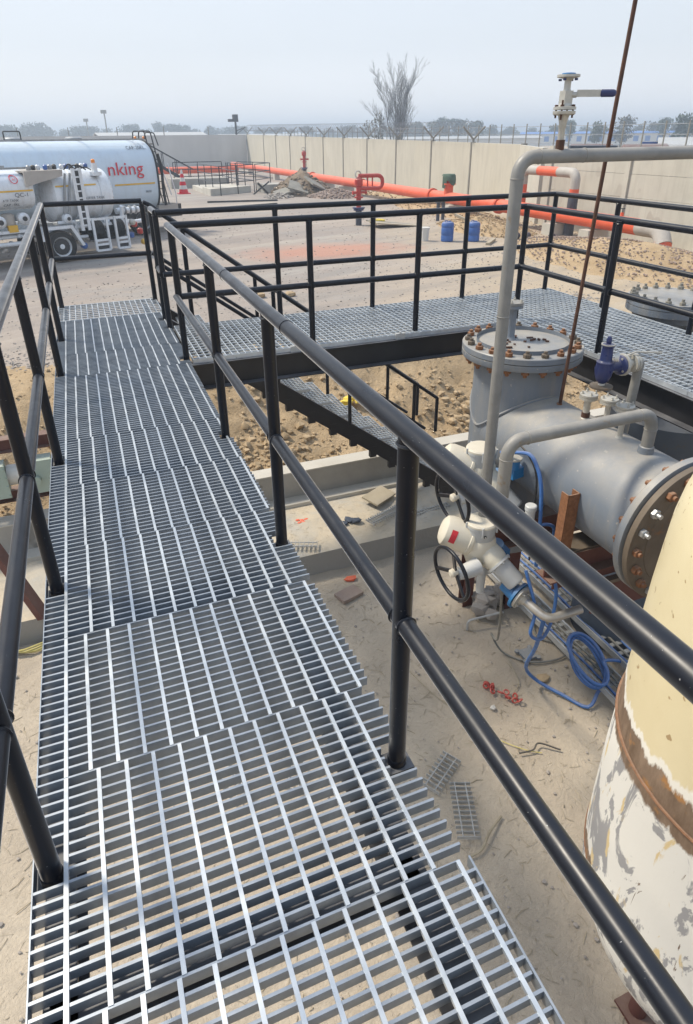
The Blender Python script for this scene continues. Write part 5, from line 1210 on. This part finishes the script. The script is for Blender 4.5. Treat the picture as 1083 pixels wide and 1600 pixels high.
# hose reels in frames
for x0, x1 in ((1.0, 1.42), (1.68, 2.04)):
    fr = MB()
    for x in (x0, x1): fr.box(x-.03, x+.03, -.08, -.02, .22, 1.12)
    for z in (.22, .38, .50, 1.08): fr.box(x0, x1, -.08, -.02, z-.03, z+.03)
    fo = fr.build('reel_frame', 'white', ft); MB().box(x0+.04, x1-.04, -.04, -.03, .25, .36).build('kick_plate', 'darkmetal', fo)
    rl = MB()
    for k in range(9): rl.torus(((x0+x1)/2, .30, .74), (1, 0, 0), .24+.006*(k % 2), .024, 28, 6); rl.v[-28*6:] = [(v[0]-.16+k*.04, v[1], v[2]) for v in rl.v[-28*6:]]
    rl.build('hose_reel', 'rubber', fo)
# top clutter, post with beacon
MB().box(1.42, 1.54, .2, .32, 2.2, 2.52).build('beacon_post', 'white', ft); MB().lathe([(.055, 0), (.055, .08), (.03, .10)], (1.47, .26, 2.53), n=14).build('beacon', 'amber', ft)
MB().box(1.36, 1.62, .15, .35, 2.20, 2.30).build('beacon_box', 'white', ft)
for i in range(12):
    x = -.35+i*.15; MB().lathe([(.05, 0), (.06, .02), (.06, .10), (.03, .13)], (x, .3+.06*(i % 3), 2.40), n=10).build('top_fitting', ['midmetal', 'darkmetal', 'white', 'bluedrum'][i % 4 if i != 7 else 3], ft)
for i in range(4): MB().tube(catmull([(.6+i*.15, .3, 2.38), (.75+i*.15, .28, 2.52-.03*i), (.95+i*.15, .32, 2.36)], 4), .018, 6).build('hose', 'rubber', ft)
# cab out of frame
cb = MB().prism([(-8.2, .7), (-8.25, 1.5), (-8.0, 2.45), (-6.3, 2.5), (-6.3, .7)], .1, 2.15, 'y').build('cab', 'white', ft)
MB().prism([(-8.0, 1.55), (-7.85, 2.2), (-7.1, 2.2), (-7.1, 1.55)], .085, .1, 'y').build('side_window', 'darkmetal', cb); MB().box(-8.3, -8.2, .1, 2.15, .5, .8).build('bumper', 'darkmetal', cb)

tt = thing('fuel_tanker', 'large pale blue-white fuel tanker with red lettering and rear ladder, behind the refuelling truck', 'truck', (2.6, 25.6, GZ), rz=ANG)
c3 = (1.22, 1.90); a3, b3, e3 = 1.22, 1.20, 2.9; fy3 = sidey(c3, a3, b3, e3)
tb = barrel(MB(), -9.5, .22, c3, a3, b3, e3, .22, 56).build('tank_body', 'tankwhite', tt)
m = MB(); q = se(c3, a3+.012, b3+.012, e3, 56)
for s_ in (.25, -9.5): m.tube([(s_, y, z) for y, z in q], .035, 6, True)
m.build('end_rim', 'rubber', tb)
strip(MB(), -1.45, .10, 1.69, 1.74, fy3).build('yellow_stripe', 'yellow', tb); strip(MB(), -9.2, -2.6, 1.69, 1.74, fy3).build('yellow_stripe', 'yellow', tb)
lettering('nking', -1.62, 2.02, 1.32, .58, 'redtext', tb, fy3)
lettering('CAP-20KL.', -.70, 2.80, .74, .15, 'ink', tb, fy3); lettering('8000', -.30, 1.42, .22, .10, 'ink', tb, fy3)
tr_ = MB()
for y in (.35, 1.0, 1.6, 2.1): tr_.box(-9.3, .1, y, y+.04, 3.08, 3.13)
for k in range(6): tr_.box(-9.3+k*1.8, -9.26+k*1.8, .35, 2.12, 3.10, 3.12)
tr_.build('roof_walkway', 'midmetal', tb)
for x in (-8, -6, -4, -2): MB().lathe([(.28, 0), (.28, .1), (.2, .15)], (x, 1.3, 3.06), n=18).build('manhole', 'midmetal', tb)
MB().tube(bend([(-4.6, .4, 3.1), (-4.6, .4, 3.36), (-4.1, .4, 3.36), (-4.1, .4, 3.1)], .04, 3), .02, 6).build('roof_hoop', 'darkmetal', tb)
for x in (-.15, .18): MB().lathe([(.04, 0), (.04, .08), (.02, .1)], (x, .5, 3.10), n=12).build('marker_lamp', 'amber', tb)
# ladder
ld_ = MB()
for y in (.55, .95): ld_.tube(bend([(.02, y, 3.12), (.05, y, 3.36), (.50, y, 3.36), (.95, y, .75)], .08, 4), .022, 6)
ld = ld_.build('ladder_side', 'darkmetal', tt)
for k in range(9): x = .55+k*.045; z = 2.95-k*.25; MB().cyl((x, .55, z), (x, .95, z), .02, n=6).build('rung', 'darkmetal', ld)
MB().tube(bend([(.02, .15, 3.1), (.05, .15, 3.32), (.40, .15, 3.30), (.55, .2, 2.9)], .08, 4), .02, 6).build('grab_rail', 'darkmetal', tt)
MB().tube(catmull([(.33, -.02, 2.65), (.44, 0, 2.2), (.42, .02, 1.5), (.45, .02, .95)], 5), .05, 8).build('rear_hose', 'rubber', tt)
MB().tube(bend([(1.02, .5, 2.3), (1.22, .5, 1.3), (1.22, .5, .7)], .1, 3), .02, 6).tube(bend([(1.0, 1.0, 2.3), (1.35, 1.0, 1.2)], .1, 3), .02, 6).build('bumper_frame', 'white', tt)
MB().box(.25, 1.2, .2, 2.2, .52, .95).build('rear_box', 'darkmetal', tt)
MB().box(.2, 1.0, .1, .4, .75, .95).build('bumper', 'primer', tt)
for y in (.7, 1.65): MB().box(-12.5, 1.0, y, y+.1, .55, .82).build('chassis_rail', 'darkmetal', tt)
MB().box(-4.5, -.9, .05, .12, .45, .70).build('side_guard', 'darkmetal', tt)
for x in (-.5, -1.8, -10.5, -11.6):
    for y, s_ in ((.06, -1), (2.38, 1)): wheel(tt, x, y, .50, .30, 'midmetal', s_)
MB().prism([(-12.9, .7), (-12.95, 1.6), (-12.6, 2.9), (-10.3, 2.95), (-10.3, .7)], .1, 2.35, 'y').build('cab', 'tankwhite', tt)
cn = thing('traffic_cone', 'red and white striped traffic cone hanging at the rear of the tanker', 'cone', (3.72, 26.05, -.3))
cx_, cy_ = 3.72, 26.05
for k in range(6):
    r0, r1 = .17-.024*k, .17-.024*(k+1); MB().lathe([(r0, 0), (r1, .13)], (cx_, cy_, -.28+k*.13), n=18).build('band', 'redtext' if k % 2 == 0 else 'bucket', cn)
MB().box(cx_-.22, cx_+.22, cy_-.22, cy_+.22, -.31, -.28).build('foot', 'redtext', cn)

# ================================================================== BEYOND THE WALL
tn = thing('light_mast', 'slender lamp mast beyond the far wall above the tanker', 'mast', (16, 170, GZ))
def mast(az, D, h, lab, cat='mast'):
    x, y = D*sin(az), D*cos(az); t = thing('light_mast', lab, cat, (x, y, GZ)); MB().cyl((x, y, GZ), (x, y, h), .14, n=8).build('pole', 'post', t); MB().box(x-.7, x+.5, y-.3, y+.3, h-.2, h+.5).build('lamp_head', 'post', t)
bpy.data.objects.remove(tn)
mast(radians(3.0), 170, 6.6, 'taller lamp mast beyond the far wall above the tanker'); mast(radians(1.65), 200, 5.6, 'shorter lamp mast left of the taller one above the tanker')
x, y = 20.9, 88.5
t = thing('camera_tower', 'dark camera mast standing behind the far wall corner', 'mast', (x, y, GZ)); MB().cyl((x-1.0, y, GZ), (x-1.0, y, 3.6), .12, n=8).build('pole', 'darkmetal', t)
MB().box(x-1.3, x-.7, y-.3, y+.3, 3.2, 4.0).box(x-1.9, x-1.2, y-.2, y+.2, 3.2, 3.5).build('camera_box', 'darkmetal', t); MB().bar((x-1, y, 2.2), (x+.2, y, 2.6), .1, .1).bar((x-.9, y, 1.9), (x+.2, y, 2.6), .08, .08).build('bracket', 'darkmetal', t)
mf = thing('mesh_fence', 'thin post and wire fence behind the long cream wall', 'fence', (27, 50, GZ))
for k in range(50):
    y = 24+k*1.4; MB().box(26.975, 27.025, y-.025, y+.025, GZ, 1.95+.004*y).build('fence_post', 'post', mf)
for z in (1.0, 1.45, 1.9): MB().tube([(27, 24, z), (27, 95, z+.25)], .012, 4).build('fence_wire', 'wire', mf)
def shed(x, y, w_, d, h, mat, lab, rz=0, roof='galv_old', cols=0):
    t = thing('shed', lab, 'building', (x, y, GZ), rz=rz)
    wl_ = MB().box(-w_/2, w_/2, -d/2, d/2, 0, h).build('wall', mat, t); MB().prism([(-d/2-.3, h), (0, h+.5), (d/2+.3, h), (d/2+.3, h+.1), (0, h+.6), (-d/2-.3, h+.1)], -w_/2-.3, w_/2+.3, 'x').build('roof', roof, t)
    for k in range(cols): xx = -w_/2+(k+.5)*w_/cols; MB().box(xx-w_/cols*.22, xx+w_/cols*.22, -d/2-.02, -d/2, h*.35, h*.8).build('window', 'bluesteel' if roof == 'bluesteel' else 'darkmetal', t)
shed(74, 150, 60, 6, 2.2, 'whiteb', 'long low white shed far behind the bare tree', -.4, cols=0)
shed(160, 150, 90, 8, 3.0, 'whiteb', 'very long low shed with blue roof and openings at the right', -.75, 'bluesteel', cols=30)
shed(14, 130, 18, 6, 3.4, 'whiteb', 'low white building beyond the far wall above the tanker', .1, cols=5)
shed(50, 190, 24, 8, 3.2, 'whiteb', 'pale low building behind the camera mast', 0, cols=6)
for i, (x, y) in enumerate(((27.3, 32.2), (29.6, 30.6))):
    t = thing('horizontal_tank', ['brown horizontal tank beyond the precast wall, left of two', 'brown horizontal tank beyond the precast wall, right of two'][i], 'tank', (x, y, GZ), rz=-.6)
    barrel(MB(), -1.1, 1.1, (0, 1.4), 1.2, 1.2, 2, .35, 28).build('shell', 'browntank', t)
    for s_ in (-.7, .7): MB().box(s_-.12, s_+.12, -.9, .9, 0, .8).build('saddle', 'concrete', t)
t = thing('blue_sign', 'small blue signboard beyond the precast wall', 'sign', (30.8, 31.5, GZ))
bo = MB().obox((30.8, 31.5, .82), (.42, .03, .26), Matrix.Rotation(-.6, 3, 'Z')).build('board', 'bluedrum', t); MB().obox((30.78, 31.46, .86), (.26, .004, .03), Matrix.Rotation(-.6, 3, 'Z')).obox((30.78, 31.46, .76), (.18, .004, .02), Matrix.Rotation(-.6, 3, 'Z')).build('lettering_lines', 'bucket', bo); MB().cyl((30.8, 31.56, GZ), (30.8, 31.56, .8), .04, n=8).build('pole', 'post', t)
shed(33.5, 29.0, 6, 3, 2.3, 'whiteb', 'small site cabin beyond the precast wall at the right edge', -.75, 'galv_old', 3)
single(MB().box(26, 33.5, 27.2, 27.6, .35, .55), 'sheet_stack', 'galv_old', 'grey roof sheet edge just above the precast wall', 'sheet', (29, 27.4, GZ))
single(MB().obox((19.9, 23.4, .55), (.9, .5, .55), Matrix.Rotation(-.6, 3, 'Z')), 'dark_tarp_stack', 'ink', 'dark covered stack behind the return wall', 'stack', (19.9, 23.4, GZ))

# ---- trees
def crown_mesh(seed, mat, dense=1.0, n=1500):
    rnd = random.Random(seed); m = MB(); cl = []
    for k in range(11):
        a = rnd.uniform(0, 2*pi); d = rnd.uniform(0, .30); cl.append((d*cos(a), d*sin(a), rnd.uniform(.30, .82), rnd.uniform(.13, .24)))
    cl += [(0, 0, .60, .30), (0, 0, .42, .30), (.12, .05, .75, .2)]
    for k in range(n):
        c = rnd.choice(cl); v = Vector((rnd.gauss(0, 1), rnd.gauss(0, 1), rnd.gauss(0, 1))).normalized()*c[3]*rnd.uniform(.55, 1.08)
        p = Vector(c[:3])+Vector((v.x, v.y, v.z*.8)); s_ = rnd.uniform(.018, .045)
        R_ = Matrix.Rotation(rnd.uniform(0, 6.28), 3, 'Z')@Matrix.Rotation(rnd.uniform(0, 3.14), 3, 'X')
        m.add([p+R_@Vector((-s_, -s_, 0)), p+R_@Vector((s_, -s_*.6, 0)), p+R_@Vector((s_*.2, s_*1.2, 0))], [(0, 1, 2)])
    return m.mesh('crown', mat, (0, 0, 0), 0)
CR = [[crown_mesh(i*10+j, mt, n=nn) for j in range(3)] for i, (mt, nn) in enumerate((('leaf1', 1700), ('leaf2', 1300), ('leaf3', 900)))]
trm = MB().tube([(0, 0, 0), (.01, 0, .25), (.0, .01, .6)], [.03, .022, .01], 6).tube([(0, 0, .25), (.12, .03, .55)], [.015, .006], 5).tube([(0, 0, .3), (-.12, -.03, .6)], [.015, .006], 5).mesh('trunk', 'twig')
TREES = [(-22.8, 329.2, 9.6, 8.3, 0), (-17.5, 329.5, 7.7, 5.4, 1), (-11.8, 319.8, 10.8, 9.2, 0), (-6.2, 329.9, 8.6, 6.1, 1), (-0.7, 350.0, 7.9, 6.5, 1), (5.5, 330.0, 9.6, 6.8, 0), (10.7, 329.8, 8.8, 6.3, 0), (18.0, 349.5, 8.1, 6.8, 1), (23.0, 349.2, 7.5, 5.7, 1), (26.5, 318.9, 9.5, 7.4, 0), (35.5, 348.2, 7.7, 6.4, 1), (38.3, 317.7, 10.7, 6.4, 0), (44.1, 316.9, 9.5, 7.0, 0), (50.4, 326.1, 9.1, 6.8, 0), (54.6, 325.5, 7.8, 6.2, 1), (60.7, 324.4, 8.8, 5.7, 1), (69.7, 343.0, 8.0, 6.1, 1), (70.4, 322.4, 8.7, 6.9, 0), (74.9, 321.4, 8.5, 6.9, 0), (88.9, 338.5, 7.6, 6.8, 1), (95.4, 336.7, 8.4, 7.4, 0), (102.2, 334.7, 7.2, 6.2, 1), (110.2, 332.2, 8.5, 8.1, 0), (123.3, 338.2, 7.5, 7.7, 1), (121.2, 306.9, 8.3, 7.0, 0), (128.0, 304.2, 7.5, 7.0, 1), (123.7, 273.3, 7.5, 6.9, 0), (124.4, 250.9, 7.7, 6.4, 0), (118.6, 231.4, 8.4, 5.9, 0), (120.4, 219.1, 9.8, 8.3, 0), (125.7, 216.1, 9.0, 6.1, 0), (131.0, 212.9, 8.3, 6.0, 0), (151.4, 235.5, 7.4, 5.2, 1), (179.2, 265.1, 6.9, 6.5, 1), (192.7, 267.9, 6.4, 6.6, 1), (146.2, 190.3, 6.7, 5.1, 0), (124.7, 156.4, 7.1, 3.2, 0), (191.1, 231.2, 6.3, 5.7, 1), (110.7, 129.0, 6.4, 3.5, 1), (114.4, 125.8, 7.2, 5.2, 2), (179.0, 188.5, 6.0, 4.7, 2), (153.9, 157.2, 6.5, 4.9, 2), (141.7, 141.1, 7.3, 3.2, 0), (157.9, 153.2, 6.1, 3.5, 2), (109.0, 103.0, 7.4, 4.3, 0), (111.0, 100.9, 6.7, 4.2, 0), (151.3, 130.8, 6.7, 5.5, 1), (-29.4, 328.7, 10.1, 9.5, 0), (-37.5, 327.9, 9.2, 9.3, 1), (-45.3, 326.9, 9.6, 9.1, 0), (185.3, 152.6, 7.0, 6.4, 0)]
kinds = ['dark round-headed tree in the hazy tree line', 'lower olive-green tree in the hazy tree line', 'thin dry-leaved tree in the hazy tree line']
rnd = random.Random(31)
cnt = {}
ORD = ['first', 'second', 'third', 'fourth', 'fifth', 'sixth', 'seventh', 'eighth', 'ninth', 'tenth', 'eleventh', 'twelfth']
for i, (x, y, h, w_, k) in sorted(enumerate(TREES), key=lambda q: atan2(q[1][0], q[1][1])):
    az = math.degrees(atan2(x, y))
    zone = 'above the trucks' if az < 4 else 'above the tanker rear' if az < 9.5 else 'behind the far grey wall' if az < 14 else 'behind the long wall' if az < 23.5 else 'right of the bare tree' if az < 32 else 'behind the small ball valve' if az < 44 else 'at the right edge'
    c_ = cnt[(k, zone)] = cnt.get((k, zone), -1)+1
    t = thing('tree', ORD[c_]+' from the left of the '+['dark round', 'low olive', 'thin dry'][k]+' trees '+zone, 'tree', (x, y, GZ), 'trees of the distant tree line')
    h *= .97; w_ *= 1.45
    Mm = Matrix.Translation((x, y, GZ))@Matrix.Rotation(rnd.uniform(0, 6.28), 4, 'Z')@Matrix.Diagonal((w_, w_, h, 1))
    inst(CR[k][i % 3], 'crown', t, Mm); inst(trm, 'trunk', t, Mm)
bh = MB(); rnd = random.Random(55)
for k in range(26000):
    az = radians(rnd.uniform(-10, 56)); D = rnd.uniform(340, 430); hh = 4.2+1.6*noise.noise(Vector((az*30, 0, 0)))+1.0*noise.noise(Vector((az*110, 3, 0)))
    if az > radians(38): D *= .7; hh *= .8
    z = GZ+hh*rnd.random()**.7; p = Vector((D*sin(az), D*cos(az), z)); s_ = rnd.uniform(.3, .8)
    R_ = Matrix.Rotation(rnd.uniform(0, 6.28), 3, 'Z')@Matrix.Rotation(rnd.uniform(0, 3.14), 3, 'X'); bh.add([p+R_@Vector((-s_, -s_, 0)), p+R_@Vector((s_, -s_*.6, 0)), p+R_@Vector((0, s_*1.2, 0))], [(0, 1, 2)])
o = bh.build('distant_woodland', 'leaf2', kind='stuff', smooth=0); o['label'] = 'hazy far woodland closing the horizon'
# bare tree
bt = thing('bare_tree', 'leafless tree with upswept twigs behind the long wall', 'tree', (42.7, 90, GZ)); rnd = random.Random(21)
trk = MB(); brn = MB(); twg = MB()
def branch(p, d, L_, r, lv):
    pts = [p]; n = 5
    for i in range(n):
        d = (d+Vector((rnd.gauss(0, .06), rnd.gauss(0, .06), .05+.03*(lv > 0)))).normalized(); pts.append(pts[-1]+d*L_/n)
    rr_ = [r*(1-.15*i) for i in range(n+1)]
    (trk if lv == 0 else brn if lv < 2 else twg).tube(pts, rr_, 6 if lv < 2 else 3)
    if lv >= 3: return
    for i in range(1, n+1):
        for j in range((3, 2, 2)[lv]):
            if lv > 0 and rnd.random() < .12: continue
            a = rnd.uniform(0, 2*pi); sp_ = rnd.uniform(.3, .72); X, Y, D = MB().frame(d); nd = (D+(X*cos(a)+Y*sin(a))*sp_).normalized()
            branch(pts[i], nd, L_*(.50-.03*i)*rnd.uniform(.8, 1.2), max(.011, rr_[i]*.5), lv+1)
for k in range(5):
    a = k*2*pi/5+.3; branch(Vector((42.7+.25*cos(a), 90+.25*sin(a), GZ)), Vector((.15*cos(a), .15*sin(a), 1)).normalized(), 8.8*rnd.uniform(.78, 1.02), .10, 0)
trk.build('trunk', 'twig', bt); brn.build('branches', 'twig', bt); twg.build('twigs', 'twig', bt, kind='stuff')
bs = thing('leafy_sapling', 'small sparse sapling left of the bare tree', 'tree', (39.0, 88, GZ)); Mm = Matrix.Translation((39, 88, GZ))@Matrix.Diagonal((4.4, 4.4, 6.0, 1))
inst(crown_mesh(91, 'leaf3', n=240), 'crown', bs, Mm); inst(trm, 'trunk', bs, Mm)

# ================================================================== HAZE
hm = bpy.data.materials.new('haze_air'); hm.use_nodes = True; t_ = hm.node_tree; t_.nodes.clear()
pv = t_.nodes.new('ShaderNodeVolumePrincipled'); pv.inputs['Color'].default_value = (.76, .87, 1.0, 1); pv.inputs['Density'].default_value = .0026; pv.inputs['Anisotropy'].default_value = .25
ou = t_.nodes.new('ShaderNodeOutputMaterial'); t_.links.new(pv.outputs[0], ou.inputs['Volume'])
hb = MB().box(-1510, 1510, -1510, 1510, -5, 14.5); me = hb.mesh('haze', None); me.materials.append(hm)
o = bpy.data.objects.new('haze', me); COL.objects.link(o); o['kind'] = 'stuff'; o['label'] = 'thin pale winter haze'
